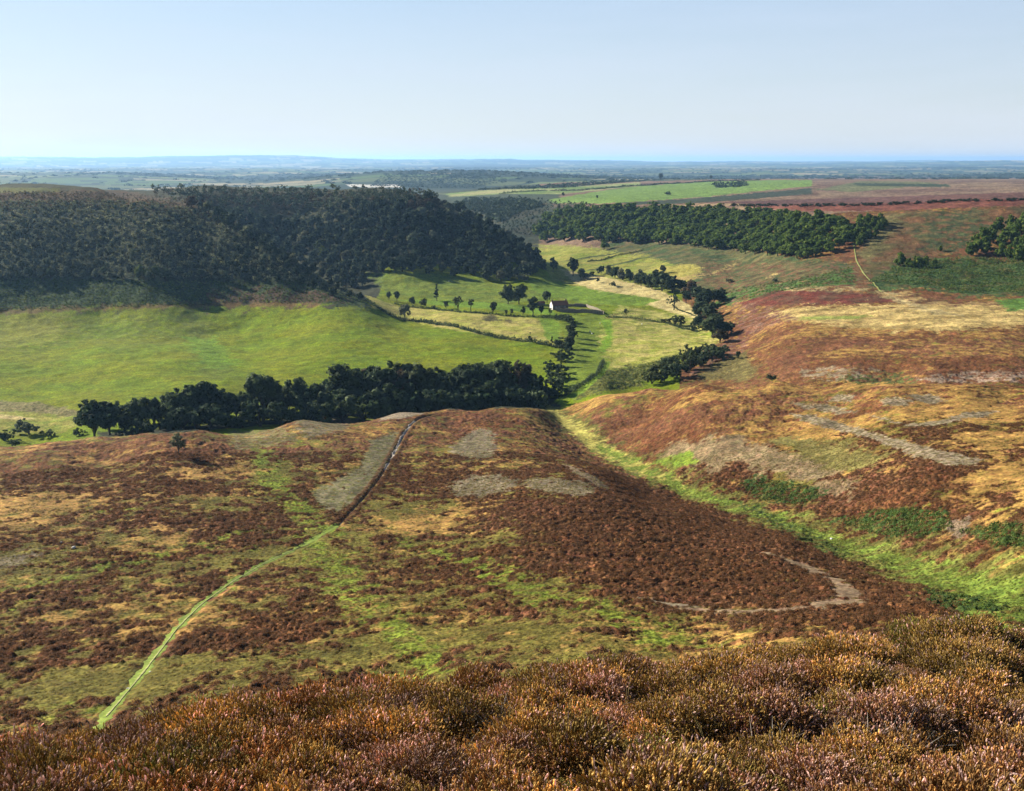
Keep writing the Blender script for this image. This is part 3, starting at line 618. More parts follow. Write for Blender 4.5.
def trunk_mb(r, L, h, base, thick=.28, limbs=6):
    rs = random.Random(r); mb = MB(); top = h*.62
    mb.tube([(0, 0, -.6), (0, 0, .3), (rs.uniform(-.15, .15), rs.uniform(-.15, .15), base), (rs.uniform(-.3, .3), rs.uniform(-.3, .3), top)], [thick*1.5, thick, thick*.75, thick*.25], 7)
    for i in range(min(limbs, len(L))):
        x, y, z, _ = L[i]; s = base*rs.uniform(.6, 1.1); mb.tube([(0, 0, s), (x*.45, y*.45, s+(z-s)*.55), (x, y, z)], [thick*.45, thick*.3, thick*.1], 5)
    return mb
SHAPES = {'round': dict(base=1.5, clumps=90, leaf=.5), 'dome': dict(h=9., w=9.4, base=.5, lobes=13, clumps=110, leaves=30, leaf=.55), 'broad': dict(h=9., w=10., base=1.5, lobes=13, clumps=115, leaf=.46), 'tall': dict(h=12., w=6., base=1.6, lobes=12, clumps=70, shape='tall'),
          'low': dict(h=6., w=8., base=.5, lobes=9, clumps=60, shape='low', leaf=.38), 'lone': dict(h=6., w=5.4, base=1.3, lobes=10, clumps=80, leaves=30, leaf=.20), 'airy': dict(h=9, w=7, base=2.6, lobes=8, clumps=42, leaves=26, leaf=.3)}
_cache = {}
def tree_mesh(shape, var, mat, joined=False):
    k = (shape, var, mat, joined)
    if k in _cache: return _cache[k]
    d = dict(SHAPES[shape]); h = d.get('h', 10.); base = d.get('base', 2.5)
    q, f, lf, L = crown_arrays(var*13+len(shape), **d)
    tm = trunk_mb(var, L, h, base, .28 if shape != 'lone' else .13)
    if joined:
        tv = np.array(tm.v); o1 = build('x', np.vstack([q, tv]), [tuple(r) for r in f.tolist()]+[tuple(i+len(q) for i in r) for r in tm.f], [M[mat], M['bark']], midx=[0]*len(f)+[1]*len(tm.f), attrs={'lf': np.r_[lf, np.zeros(len(tv))]})
        me = o1.data; me.name = 'tree'; bpy.data.objects.remove(o1); _cache[k] = (me, h); return _cache[k]
    o1 = build('crown', q, f, M[mat], attrs={'lf': lf}); o2 = tm.build('trunk', M['bark'], smooth=True)
    a, b = o1.data, o2.data; bpy.data.objects.remove(o1); bpy.data.objects.remove(o2); _cache[k] = (a, b, h); return _cache[k]
_tv = 0
def tree(name, x, y, hgt, shape, mat, label, cat='tree', group=None, wide=1.0, var=None, parts=True, sink=.15):
    global _tv; _tv += 1
    v = (_tv*7 % 5) if var is None else var; z = float(GS(x, y))-sink; rz = (_tv*2.399) % 6.28
    if parts:
        a, b, h = tree_mesh(shape, v, mat); s = hgt/h
        r = empty(name, (x, y, z), rz, 1, label=label, cat=cat, group=group); r.scale = (s*wide, s*wide, s)
        for n_, me in (('crown', a), ('trunk', b)):
            o = bpy.data.objects.new(n_, me); C.objects.link(o); o.parent = r
    else:
        me, h = tree_mesh(shape, v, mat, True); s = hgt/h
        r = bpy.data.objects.new(name, me); C.objects.link(r); r.location = (x, y, z); r.rotation_euler = (0, 0, rz); r.scale = (s*wide, s*wide, s); tag(r, label, cat, group)
    return r
def mpp(y): return y/F*1.0     # metres per pixel, close enough across the frame
def tree_base(name, px, base, hpx, shape, mat, label, **k):
    h = hit(px, base, G=Zs); return tree(name, h[0], h[1], hpx*mpp(h[1])*1.0, shape, mat, label, **k)
def tree_top(name, px, Y, top, shape, mat, label, **k):
    d = ray(px, top); x = d[0]/d[1]*Y; zt = d[2]/d[1]*Y; return tree(name, x, Y, max(2, zt-float(GS(x, Y))), shape, mat, label, **k)
def inpoly(px, py, pp):
    c = False; n = len(pp)
    for i in range(n):
        ax, ay = pp[i]; bx, by = pp[(i+1) % n]
        if (ay > py) != (by > py) and px < (bx-ax)*(py-ay)/(by-ay)+ax: c = not c
    return c
def scatter_px(pp, n, dmin, seed, ys=.6, tries=40000):
    r = random.Random(seed); xs = [p[0] for p in pp]; yy = [p[1] for p in pp]; out = []; cell = {}
    for _ in range(tries):
        if len(out) >= n: break
        x = r.uniform(min(xs), max(xs)); y = r.uniform(min(yy), max(yy))
        if not inpoly(x, y, pp): continue
        cx, cy = int(x/dmin), int(y/(dmin*ys)); ok = True
        for i in (-1, 0, 1):
            for j in (-1, 0, 1):
                for (u, v) in cell.get((cx+i, cy+j), []):
                    if (u-x)**2+((v-y)/ys)**2 < dmin*dmin: ok = False
        if ok: out.append((x, y)); cell.setdefault((cx, cy), []).append((x, y))
    return out
def mass(name, places, protos, mat, label, cat, kind='stuff', group=None):
    """one mesh of many low bushes; places: (x, y, z, sxy, sz, rot)"""
    V = []; Fc = []; A = []; n = 0
    for i, (x, y, z, s, sz, rot) in enumerate(places):
        q, f, lf = protos[i % len(protos)]; c, si = math.cos(rot), math.sin(rot)
        w = np.empty_like(q); w[:, 0] = x+(q[:, 0]*c-q[:, 1]*si)*s; w[:, 1] = y+(q[:, 0]*si+q[:, 1]*c)*s; w[:, 2] = z+q[:, 2]*sz
        V.append(w); Fc.append(f+n); A.append(np.clip(lf+RNG.normal(0, .18), 0, 1)); n += len(q)
    o = build(name, np.vstack(V), np.vstack(Fc), mat, attrs={'lf': np.concatenate(A)}); return tag(o, label, cat, group, kind)
def low_proto(seed, n, leaf, h=1., w=1.):
    """a small dome of leaf-sized faces, about w wide and h tall"""
    rs = np.random.default_rng(seed); e = rs.normal(size=(n, 3)); e[:, 2] = np.abs(e[:, 2]); e /= np.linalg.norm(e, axis=1)[:, None]
    p = e*[w*.5, w*.5, h*.85]*rs.uniform(.6, 1.05, (n, 1)); nrm = e+rs.normal(size=(n, 3))*.5; nrm /= np.linalg.norm(nrm, axis=1)[:, None]
    u = np.cross(nrm, rs.normal(size=(n, 3))); u /= np.linalg.norm(u, axis=1)[:, None]; v = np.cross(nrm, u); sz = leaf*rs.uniform(.6, 1.2, (n, 1))
    q = np.stack([p-u*sz, p-v*sz*.6, p+u*sz, p+v*sz*.6], 1).reshape(-1, 3); lf = np.repeat(rs.uniform(0, 1, n), 4)
    return q, np.arange(n*4).reshape(-1, 4), lf
# ================================================================== the ground sheet
idx = np.arange(NR*NC, dtype=np.int32).reshape(NR, NC)
q = np.stack([idx[:-1, :-1], idx[:-1, 1:], idx[1:, 1:], idx[1:, :-1]], -1).reshape(-1, 4)[:, ::-1]
cap = np.array([[idx[0, i], idx[0, i+1], idx[0, i+1], idx[0, i]] for i in range(0)])
g = build('ground', np.stack([X, Y, Z], -1).reshape(-1, 3), np.ascontiguousarray(q), M['ground'], smooth=True)
a = g.data.attributes.new('Col', 'FLOAT_COLOR', 'POINT'); c4 = np.ones((NR*NC, 4), np.float32); c4[:, :3] = np.clip(COL.reshape(-1, 3)*KALB, .005, .8); a.data.foreach_set('color', c4.ravel())
tag(g, 'heather moorland, green valley fields and the vale beyond', 'ground', kind='structure')
GZ = lambda x, y: gsample(Z, x, y)
def strip(name, pp, halfw, mat, label, cat, lift=.05, step=.7, wob=.15, kind='structure'):
    P3 = [hit(*p) for p in pp]; pl = []
    for a, b in zip(P3[:-1], P3[1:]):
        n = max(1, int(np.hypot(*(b-a)[:2])/step))
        for i in range(n): pl.append(a[:2]+(b-a)[:2]*i/n)
    pl.append(P3[-1][:2]); pl = np.array(pl)
    for _ in range(12): pl[1:-1] = .5*pl[1:-1]+.25*(pl[:-2]+pl[2:])
    t = np.gradient(pl, axis=0); t /= np.linalg.norm(t, axis=1)[:, None]; nn = np.stack([t[:, 1], -t[:, 0]], 1)
    K = 7; n = len(pl); V = np.zeros((n, K, 3)); w = halfw*(1+wob*samp(T_MID, pl[:, 0], pl[:, 1], 260., .3)); w2 = halfw*(1+wob*samp(T_MID, pl[:, 0]+40, pl[:, 1], 260., .3))
    w = np.maximum(w, .12); w2 = np.maximum(w2, .12); w[[0, -1]] *= .3; w2[[0, -1]] *= .3
    for k in range(K):
        s = -1+2*k/(K-1); off = np.where(s < 0, w*s, w2*s); xy = pl+nn*off[:, None]
        V[:, k, :2] = xy; V[:, k, 2] = GZ(xy[:, 0], xy[:, 1])+lift*(1-.8*abs(s)**4)
    V[:, 1:-1, 2] = np.maximum(V[:, 1:-1, 2], (V[:, :1, 2]*0-999))
    ii = np.arange(n*K).reshape(n, K); f = np.stack([ii[:-1, :-1], ii[:-1, 1:], ii[1:, 1:], ii[1:, :-1]], -1).reshape(-1, 4)
    # edges dip into the turf
    V[:, 0, 2] -= lift*1.2; V[:, -1, 2] -= lift*1.2
    return tag(build(name, V.reshape(-1, 3), f, M[mat], smooth=True), label, cat, kind=kind)
strip('footpath', FOOT, .82, 'pathgreen', 'grassy green footpath running up through the heather of the near spur', 'footpath', .07, wob=.35)
strip('footpath', [(a+1.5*(1-i/8), b) for i, (a, b) in enumerate(FOOT[1:9])], .17, 'path', 'pale trodden line along the middle of the green footpath', 'footpath', .14, wob=.5)
strip('track', [(391,460),(397,448),(401,440),(405,433),(410,426),(415,421.5)], .42, 'track', 'pale stony sunken track through the heather near the crest', 'track', .2, wob=.5)
strip('track', [(384,471),(387,466),(389,463)], .4, 'track', 'short pale stony stretch of the sunken track lower down', 'track', .1, wob=.3)
strip('footpath', HILLP[:4]+[(882,292)], .6, 'hillpath', 'thin green path climbing the far hillside beside the wood', 'footpath', .25, step=3)
# ================================================================== trees of the valley
tree_base('hawthorn_tree', 179, 455, 25, 'lone', 'leaf_scrub', 'lone round hawthorn on the heather crest left of the paths', cat='tree', var=1)
TL = [(92,400),(107,397),(122,402),(140,398),(152,396),(166,392),(178,388),(192,381),(206,380),(220,388),(235,391),(248,388),(261,374),(272,384),(286,382),(300,379),(314,380),(328,378),(344,366),(357,366),(368,368),(381,361),(394,366),(408,363),(424,363),(438,366),(455,368),(464,366),(474,361),(488,358),(500,362),(512,367),(524,360),(536,375),(547,383)]
for i, (px, top) in enumerate(TL):
    Yb = 408+(px-85)*(505-408)/470+(i % 3)*4
    pale = px in (408, 424); brn = px in (368, 394, 512, 524)
    lab = 'dark broadleaf tree in the long tree line below the green field'
    if i == 0: lab = 'leftmost tree of the long tree line, with its trunk showing'
    elif px == 261: lab = 'tree rising above its neighbours in the left half of the long tree line'
    elif px == 408: lab = 'broad pale blue-green tree in the middle of the long tree line'
    elif px == 381: lab = 'tall dark tree just left of the pale one in the long tree line'
    elif px == 524: lab = 'brownish tree near the right end of the long tree line'
    tree_top('broadleaf_tree', px, Yb, top+1, ('broad', 'round', 'dome')[i % 3], 'leaf_brown' if brn else ('leaf_field' if pale else 'leaf_line'), lab, group='trees of the long tree line', wide=1.0 if i > 3 else 1.1)
r_ = random.Random(5)
for i in range(34):
    px = 100+i*13.3+r_.uniform(-3, 3); Yb = 420+(px-85)*(508-408)/470+6
    tree_top('broadleaf_tree', px, Yb, np.interp(px, [p for p, _ in TL], [t for _, t in TL])+r_.uniform(3, 12), 'round', 'leaf_line', 'dark broadleaf tree in the long tree line below the green field', group='trees of the long tree line', wide=1.1)
for i in range(26):
    px = 130+i*16.5+r_.uniform(-4, 4); Yb = 398+(px-85)*(494-408)/470
    tree_top('understorey_shrub', px, Yb, np.interp(px, [p for p, _ in TL], [t for _, t in TL])+r_.uniform(18, 24), 'low', 'leaf_line', 'dark low shrub in front of the long tree line', cat='shrub', group='shrubs under the long tree line', wide=1.1)
for px, b, h, lab in [(8,440,12,'dark bush at the left edge below the crest field'),(29,434,16,'grey-green rounded bush second from the left edge'),(48,437,9,'small dark bush between the grey-green bush and the tree line'),(15,446,8,'low dark bush in front of the two left-edge bushes'),(80,435,9,'low bush at the foot of the leftmost tree of the tree line')]:
    tree_base('bush', px, b, h, 'low', 'leaf_line' if px != 29 else 'leaf_scrub', lab, cat='bush', wide=1.2)
FT = [(389,300,9,'round','small round tree near the foot of the dark hill, left of a pair','leaf_line'),(397,301,11,'round','round dark tree right of its smaller neighbour near the dark hill','leaf_line'),(405,319,15,'broad','spreading olive-brown tree beside the dark hedge line','leaf_scrub'),
 (412,305,8,'broad','leftmost of two wide low trees on the hedge line','leaf_field'),(424,307,9,'broad','second of two wide low trees on the hedge line','leaf_field'),(437,301,18,'tall','tall pointed dark tree standing alone above the hedge line','leaf_line'),(434,309,4,'low','tiny bush on the hedge line below the tall pointed tree','leaf_line'),
 (446,309,9,'round','small tree touching the taller thin-crowned tree','leaf_field'),(458,312,17,'airy','tallest thin-crowned tree in the hedge line','leaf_field'),(471,312,15,'airy','slender thin-crowned tree next right of the tallest one','leaf_field'),(493,314,13,'round','round light-trunked tree alone on the hedge line','leaf_field'),
 (506,315,6,'round','left one of two tiny trees on the hedge line','leaf_field'),(512,315,7,'round','right one of two tiny trees on the hedge line','leaf_field'),(508,304,19,'broad','left part of the large dark tree clump near the farmhouse','leaf_line'),(519,304,20,'broad','right part of the large dark tree clump near the farmhouse','leaf_line'),
 (525,281,8,'low','small pale tree at the shadow edge above the big clump','leaf_scrub'),(516,279,6,'low','smaller pale bush at the shadow edge above the big clump','leaf_scrub'),(547,303,12,'broad','dark tree just behind the white-gabled farmhouse','leaf_line'),(533,315,19,'round','tall dark tree left of the farmhouse','leaf_line'),(523,315,9,'round','small tree left of the tall dark one by the farmhouse','leaf_line'),
 (541,315,10,'round','small dark tree right of the tall one by the farmhouse','leaf_line'),(550,316,9,'airy','light green small tree in front of the farmhouse','leaf_field'),(530,343,12,'tall','left of two upright trees on the lower field hedge','leaf_line'),(552,346,11,'tall','right of two upright trees on the lower field hedge','leaf_line'),
 (626,318,11,'airy','lone airy tree in the pasture right of the farm enclosure','leaf_field'),(674,310,19,'airy','dark open-crowned tree by the pale stubble field','leaf_line'),(675,325,11,'low','wide bush in the pasture below the open-crowned tree','leaf_field'),(695,331,7,'low','small bush between pasture bush and stream trees','leaf_line'),(664,323,5,'low','tiny bush on the pasture boundary','leaf_field'),
 (553,272,15,'round','last dark tree at the foot of the wooded spur','leaf_line'),(573,276,19,'round','large tree beyond the tip of the wooded spur','leaf_line'),(581,280,13,'round','dark tree at the right of the large tree beyond the spur','leaf_line'),(586,279,9,'low','low bush closing the clump beyond the spur','leaf_line'),(598,283,6,'round','small bush alone on the stubble, left one','leaf_field'),(612,286,5,'low','small dark bush alone on the stubble, right one','leaf_line'),
 (604,250,10,'broad','dark tree below the escarpment wood at the far fields','leaf_wood'),(738,359,9,'round','small dark bush alone right of the stream clump','leaf_line'),(771,380,7,'low','dark bush just behind the right-hand crest','leaf_line'),(729,283,5,'low','tiny bush left one on the hillside below the wood','leaf_scrub'),(774,282,5,'low','tiny bush right one on the hillside below the wood','leaf_scrub'),
 (140,276,11,'broad','yellow-green tree at the foot of the dark hill','leaf_bright'),(147,277,9,'broad','yellow-green smaller tree beside the bright one at the foot of the dark hill','leaf_bright'),(155,279,13,'broad','dark tree right of the yellow-green ones at the dark hill foot','leaf_line'),(166,281,12,'broad','dark rounded tree in the hollow at the dark hill foot','leaf_line'),
 (324,258,12,'broad','sunlit yellow-green tree in the fold between the two spurs','leaf_bright'),(304,245,14,'broad','grey sunlit tree in the fold between the two spurs','leaf_scrub'),(296,250,9,'broad','pale tree left of the grey one in the fold','leaf_scrub'),
 (563,197,5,'round','lone small tree on the plateau field, left one','leaf_far'),(597,199,4,'round','lone small tree on the plateau field, middle one','leaf_far'),(668,195,4,'low','lone small tree on the plateau field, right one','leaf_far'),(661,181,8,'round','tallest tree on the plateau skyline','leaf_far'),(711,180,5,'round','second tree on the plateau skyline','leaf_far')]
for px, b, h, s, lab, mt in FT: tree_base('tree' if s != 'low' else 'bush', px, b, h, s, mt, lab, cat='tree' if s != 'low' else 'bush', wide=1.25 if s in ('low',) else 1.0)
ST = [(641,286,13,'broad'),(652,289,15,'broad'),(662,291,21,'broad'),(672,293,18,'round'),(681,291,12,'broad'),(690,296,16,'round'),(686,303,13,'round'),(698,300,15,'broad'),(706,308,19,'broad'),(714,304,16,'round'),(719,302,14,'round'),(700,318,17,'broad'),(709,320,18,'broad'),(699,327,12,'round'),(716,330,17,'round'),(712,337,20,'broad'),(722,336,15,'round'),(728,334,13,'round'),(720,343,14,'broad')]
for i, (px, b, h, s) in enumerate(ST):
    tree_base('streamside_tree', px, b, h, 'dome' if i % 3 else s, 'leaf_brown' if i in (5, 18) else 'leaf_line', 'dark tree in the winding line along the stream', group='trees along the stream', wide=1.35)
for i, (px, b, h) in enumerate([(652,384,14),(664,381,15),(677,377,16),(690,371,17),(700,366,17),(712,361,16),(657,374,13),(670,368,13),(683,362,13),(694,357,13),(706,354,12),(717,357,14),(722,355,8)]):
    tree_base('thicket_shrub', px, b, h, 'low', 'leaf_line' if i % 3 else 'leaf_field', 'dense green shrub of the thicket in the stream gully behind the right-hand crest', cat='shrub', group='shrubs of the gully thicket', wide=1.2)
for i, (px, b, h) in enumerate([(601,274,9),(608,275,10),(615,278,12),(622,280,12),(630,282,11),(638,284,12),(645,286,10),(650,282,9),(657,278,9),(663,273,8),(628,276,8),(640,277,8)]):
    tree_base('hedgerow_tree', px, b, h, 'dome', 'leaf_scrub' if i % 2 else 'leaf_line', 'greyish hedgerow tree among the far yellow fields', group='hedgerow trees among the far yellow fields')
for i, (px, b, h, s) in enumerate([(561,320,7,'low'),(567,322,9,'low'),(571,326,9,'round'),(573,331,11,'round'),(571,337,13,'round'),(573,342,13,'round'),(569,348,14,'round'),(568,354,13,'round'),(564,360,13,'low'),(561,367,14,'airy'),(558,374,14,'low'),(558,381,13,'low'),(554,389,14,'low'),(558,396,13,'low'),(563,348,12,'low'),(549,398,14,'low')]):
    tree_base('hedge_shrub', px, b, h, s, 'leaf_field' if i in (4, 6, 14) else 'leaf_line', 'tall shrub in the dark hedge running from the tree line to the farm', cat='shrub', group='shrubs of the hedge between tree line and farm', wide=1.35)
for i, (px, b, h) in enumerate([(900,266,14),(908,267,9),(918,268,13),(926,267,11),(912,268,8),(940,251,6),(934,266,7)]):
    tree_base('hillside_tree', px, b, h, 'dome', 'leaf_wood', 'dark rounded tree of the small clump on the red-brown hillside', group='small tree clump on the red-brown hillside')
# hillside woods
WP = [(536,237),(548,224),(566,216),(600,214),(650,214),(700,215),(760,219),(820,223),(848,227),(850,244),(843,250),(822,255),(800,260),(770,257),(720,251),(680,246),(640,244),(600,241),(565,241),(545,242)]
sp = scatter_px(WP, 299, 7.0, 11, .55)
for px, b in sp: tree_base('woodland_tree', px, b, random.uniform(10, 14), random.choice(['dome', 'dome', 'broad']), 'leaf_wood', 'rounded tree of the long wood on the far escarpment', group='trees of the escarpment wood', parts=False, wide=1.4)
for px, b in scatter_px([(860,224),(886,223),(882,232),(872,240),(860,246),(854,240)], 30, 7., 12, .55): tree_base('woodland_tree', px, b, random.uniform(9, 12), 'dome', 'leaf_wood', 'tree of the small wood right of the thin climbing path', group='trees of the small wood right of the climbing path', parts=False)
for px, b in scatter_px([(966,256),(975,242),(985,234),(1005,228),(1030,221),(1100,222),(1100,262),(1030,263),(1000,262),(990,256)], 70, 8.5, 13, .55): tree_base('woodland_tree', px, b, random.uniform(12, 16), 'dome', 'leaf_wood', 'tree of the dark wood at the right edge of the hillside', group='trees of the right edge wood', parts=False)
SW = [(150,195),(300,195),(400,196),(440,205),(470,219),(500,236),(530,254),(548,270),(540,275),(500,282),(450,276),(400,272),(365,274),(362,290),(345,288),(322,278),(288,266),(248,238),(206,213),(180,204)]
sw = scatter_px(SW, 620, 8.0, 21, .6)
hits = sorted([(hit(px, b)[1], px, b) for px, b in sw])
rest = []
for i, (yy, px, b) in enumerate(hits):
    brown = b < 212+8*math.sin(px*.05) and random.random() < .55  # crest trees browned, sun on the spur top put into their colour
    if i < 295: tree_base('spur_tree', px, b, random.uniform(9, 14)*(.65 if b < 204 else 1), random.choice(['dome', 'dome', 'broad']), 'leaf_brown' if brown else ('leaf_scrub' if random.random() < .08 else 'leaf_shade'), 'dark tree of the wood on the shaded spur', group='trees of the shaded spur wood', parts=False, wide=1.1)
    else: rest.append((px, b, brown))
rest += [(a, b, random.random() < .3) for a, b in scatter_px([(150,192.5),(420,193),(440,200),(400,206),(300,212),(215,208)], 420, 6.0, 22, .25)]
def crown_proto(sd, n=26, lv=12, leaf=.55):
    q, f, lf, _ = crown_arrays(sd, h=10, w=9, base=1.5, lobes=8, clumps=n, leaves=lv, leaf=leaf); return q, f, lf
cps = [crown_proto(60+i) for i in range(5)]
def px_places(L, hmin, hmax, wide=1.0):
    out = []
    for px, b in L:
        h = hit(px, b); s = random.uniform(hmin, hmax)*mpp(h[1])/10; out.append((h[0], h[1], h[2]-.3, s*wide, s, random.uniform(0, 6.3)))
    return out
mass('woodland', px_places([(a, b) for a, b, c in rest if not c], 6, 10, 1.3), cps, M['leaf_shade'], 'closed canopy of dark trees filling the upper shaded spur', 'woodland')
mass('woodland', px_places([(a, b) for a, b, c in rest if c], 5, 8, 1.3), cps, M['leaf_brown'], 'brownish canopy along the top of the shaded spur, coloured as sunlit', 'woodland')
S1 = [(-30,205),(90,203),(150,205),(200,212),(228,223),(252,234),(302,271),(350,295),(370,303),(330,295),(300,285),(215,281),(120,280),(-30,280)]
s1 = scatter_px(S1, 290, 9.5, 31, .55)
for px, b in s1:
    up = (b-195)/85.
    tree_base('birch_scrub', px, b, (3.6+5.5*max(0, min(1, up)))*random.uniform(.8, 1.2), random.choice(['round', 'dome', 'dome', 'broad']), ('leaf_scrub' if random.random() > (px-150)/130. and random.random() < .9 else ('leaf_shade' if px > 150 else 'leaf_line')), 'small grey-green scrub tree on the dark left hillside', group='scrub trees on the dark left hillside', parts=False)  # darker foliage towards the right, shade of that flank in the colour
lp = [low_proto(80+i, 60, .42, 2.2, 3.4) for i in range(5)]
mass('scrub', px_places(scatter_px(S1, 600, 6.0, 33, .5), 3.2, 6.5, 1.15), [crown_proto(160+i, 16, 10, .6) for i in range(5)], M['leaf_scrub'], 'dense grey-green birch scrub on the dark left hillside', 'scrub')
mass('woodland', px_places(scatter_px([(452,206),(480,199),(540,201),(600,207),(560,214),(540,238),(520,236),(498,228),(470,214)], 420, 3.6, 35, .5), 2.5, 5.5, 1.3), [crown_proto(170+i, 16, 8, .8) for i in range(4)], M['leaf_far'], 'bluish scrub woodland on the slope behind the wooded spur', 'woodland')
def bush_places(pp, n, d, seed, s0, s1_, ys=.5):
    out = []
    for px, b in scatter_px(pp, n, d, seed, ys):
        h = hit(px, b); s = random.uniform(s0, s1_); out.append((h[0], h[1], h[2]-.1, s, s*random.uniform(.7, 1.2), random.uniform(0, 6.3)))
    return out
mass('scrub', bush_places([(p[0], p[1]-3) for p in S1 if p[0] < 9999], 2200, 3.2, 41, .6, 1.3), lp, M['leaf_scrub'], 'grey-green birch and heather scrub covering the dark left hillside', 'scrub')
mass('scrub', bush_places([(-30,192),(100,192),(180,198),(215,208),(235,224),(215,222),(150,211),(90,208),(-30,210)], 900, 2.6, 47, .35, .9, .4), lp, M['leaf_brown'], 'low brown heather and scrub along the top of the dark left hillside', 'scrub')
mass('bracken', bush_places([(-30,278),(120,280),(215,282),(300,279),(355,296),(366,305),(300,302),(215,302),(190,305),(-30,311)], 1500, 3.2, 43, .35, .7), lp, M['bracken'], 'green bracken on the lower slope of the dark left hillside', 'bracken')
bp = [low_proto(90+i, 46, .17, .9, 1.3) for i in range(5)]
for k_, (pp, n, d, s0, s1_, lab) in enumerate([
  ([(842,522),(870,511),(915,508),(948,515),(952,527),(920,538),(870,533)], 220, 3.6, .6, 1.3, 'dark green bracken patch beside the green gully on the right'),
  ([(962,532),(1000,524),(1060,530),(1060,548),(1000,546)], 130, 3.8, .6, 1.3, 'dark green bracken patch at the right edge above the green gully'),
  ([(737,485),(760,479),(812,487),(822,497),(800,505),(762,499)], 160, 3.4, .6, 1.3, 'green bracken patch on the straw coloured slope'),
  ([(740,505),(800,524),(860,555),(900,565),(880,570),(830,556),(770,528)], 110, 4.2, .4, .8, 'dark bracken along the near bank of the green gully'),
  ([(925,590),(990,600),(1010,606),(990,614),(940,606)], 90, 4.5, .5, 1.0, 'dark rushes and bracken in the bottom of the green gully'),
  ([(870,282),(905,262),(960,258),(1060,260),(1060,292),(960,293),(930,286)], 900, 3.0, 1.4, 2.6, 'dark green bracken below the right edge wood'),
  ([(722,290),(800,279),(848,268),(856,282),(800,288),(740,300)], 300, 3.4, 1.2, 2.2, 'green bracken on the hillside left of the climbing path'),
  ([(606,374),(640,366),(685,354),(668,370),(640,383),(604,390)], 160, 3.2, .8, 1.6, 'rough green bracken on the bank above the gully thicket')]):
    mass('bracken', bush_places(pp, n, d, 50+k_, s0, s1_), bp, M['bracken'], lab, 'bracken')
# hedges and walls between the fields
def hedge(pp, hgt, wid, mat, label, name='hedge', cat='hedge', step=1.0):
    P3 = [hit(*p) for p in pp]; pl = []
    for a, b in zip(P3[:-1], P3[1:]):
        n = max(1, int(np.hypot(*(b-a)[:2])/step))
        for i in range(n): pl.append(a[:2]+(b-a)[:2]*i/n)
    places = []
    for x, y in pl:
        if random.random() < .04: continue
        x += random.uniform(-.4, .4); y += random.uniform(-.4, .4); places.append((x, y, float(GS(x, y))-.1, wid*random.uniform(.7, 1.2)/1.3, hgt*random.uniform(.6, 1.35)/.9, random.uniform(0, 6.3)))
    return mass(name, places, bp, M[mat], label, cat, kind=None)
hedge([(366,301),(385,313),(420,322),(480,334),(530,342),(558,348)], 3.0, 2.6, 'leaf_line', 'dark low hedge slanting across the fields below the farmhouse')
hedge([(395,304),(430,309),(470,313),(520,317),(558,319)], 1.9, 1.9, 'leaf_line', 'thin hedge line with small trees in front of the farmhouse')
hedge([(606,317),(640,319),(664,323),(700,332)], 1.8, 2.0, 'leaf_line', 'thin hedge across the pasture right of the farm enclosure')
hedge([(574,315),(600,315),(640,314)], .8, .9, 'leaf_field', 'faint hedge line right of the farm enclosure')
hedge([(565,396),(585,383),(598,374),(603,362)], 2.6, 2.2, 'leaf_line', 'short dark foliage strip for the shadowed bank beside the curving green track')  # dark foliage added in place of the bank's shadow
hedge([(672,305),(690,314),(708,322)], 1.2, 1.4, 'leaf_line', 'hedge from the open-crowned tree to the stream')
hedge([(588,262),(612,257),(645,250)], 2.2, 3., 'leaf_field', 'far hedge between the yellow fields below the escarpment', step=1.6)
for i, L in enumerate([[(480,190),(530,188),(600,184),(660,180),(700,178)],[(500,194),(560,191),(620,187),(690,183),(760,180)],[(740,178),(820,177),(900,178)]]):
    hedge(L, 4.5, 9, 'leaf_far', ['dark hedge bounding the plateau fields on the far side', 'dark hedge crossing the green plateau fields', 'hedge line far out on the right of the plateau'][i], step=5)
for i in range(95):
    px = 735+i*3.2+random.uniform(-5, 5); b = random.uniform(-.7, .7)+ np.interp(px, [740,870,960,1040], [206.5,205.5,201.5,199.5])
    tree_base('plateau_shrub', px, b, random.uniform(1.6, 3.6), 'low', 'leaf_far', 'dark shrub in the row along the plateau edge above the red moor', cat='shrub', group='shrubs along the plateau edge', parts=False, wide=1.6)
# vale
fp = [low_proto(120+i, 26, 5., 11, 24) for i in range(4)]
pl = []
rr_ = np.random.default_rng(9)
while len(pl) < 5200:
    yy = rr_.uniform(4300, 15000); xx = rr_.uniform(-.56, .56)*yy
    c_, fu_, fv_ = cells(np.array([xx]), np.array([yy]), 420., 330., .35, 1.)
    e_ = min(min(fu_[0], 1-fu_[0])*420, min(fv_[0], 1-fv_[0])*330)
    w_ = samp(T_BROAD2, np.array([xx]), np.array([yy]), 30000., .5)[0]
    if (e_ < 16 and rr_.random() < .8) or w_ > .5:
        s = rr_.uniform(.5, 1.1); pl.append((xx, yy, float(GS(xx, yy))-1, s*1.3, s, rr_.uniform(0, 6.3)))
mass('distant_woodland', pl, fp, M['leaf_far'], 'hedgerow trees and woods spread over the distant hazy vale', 'woodland')
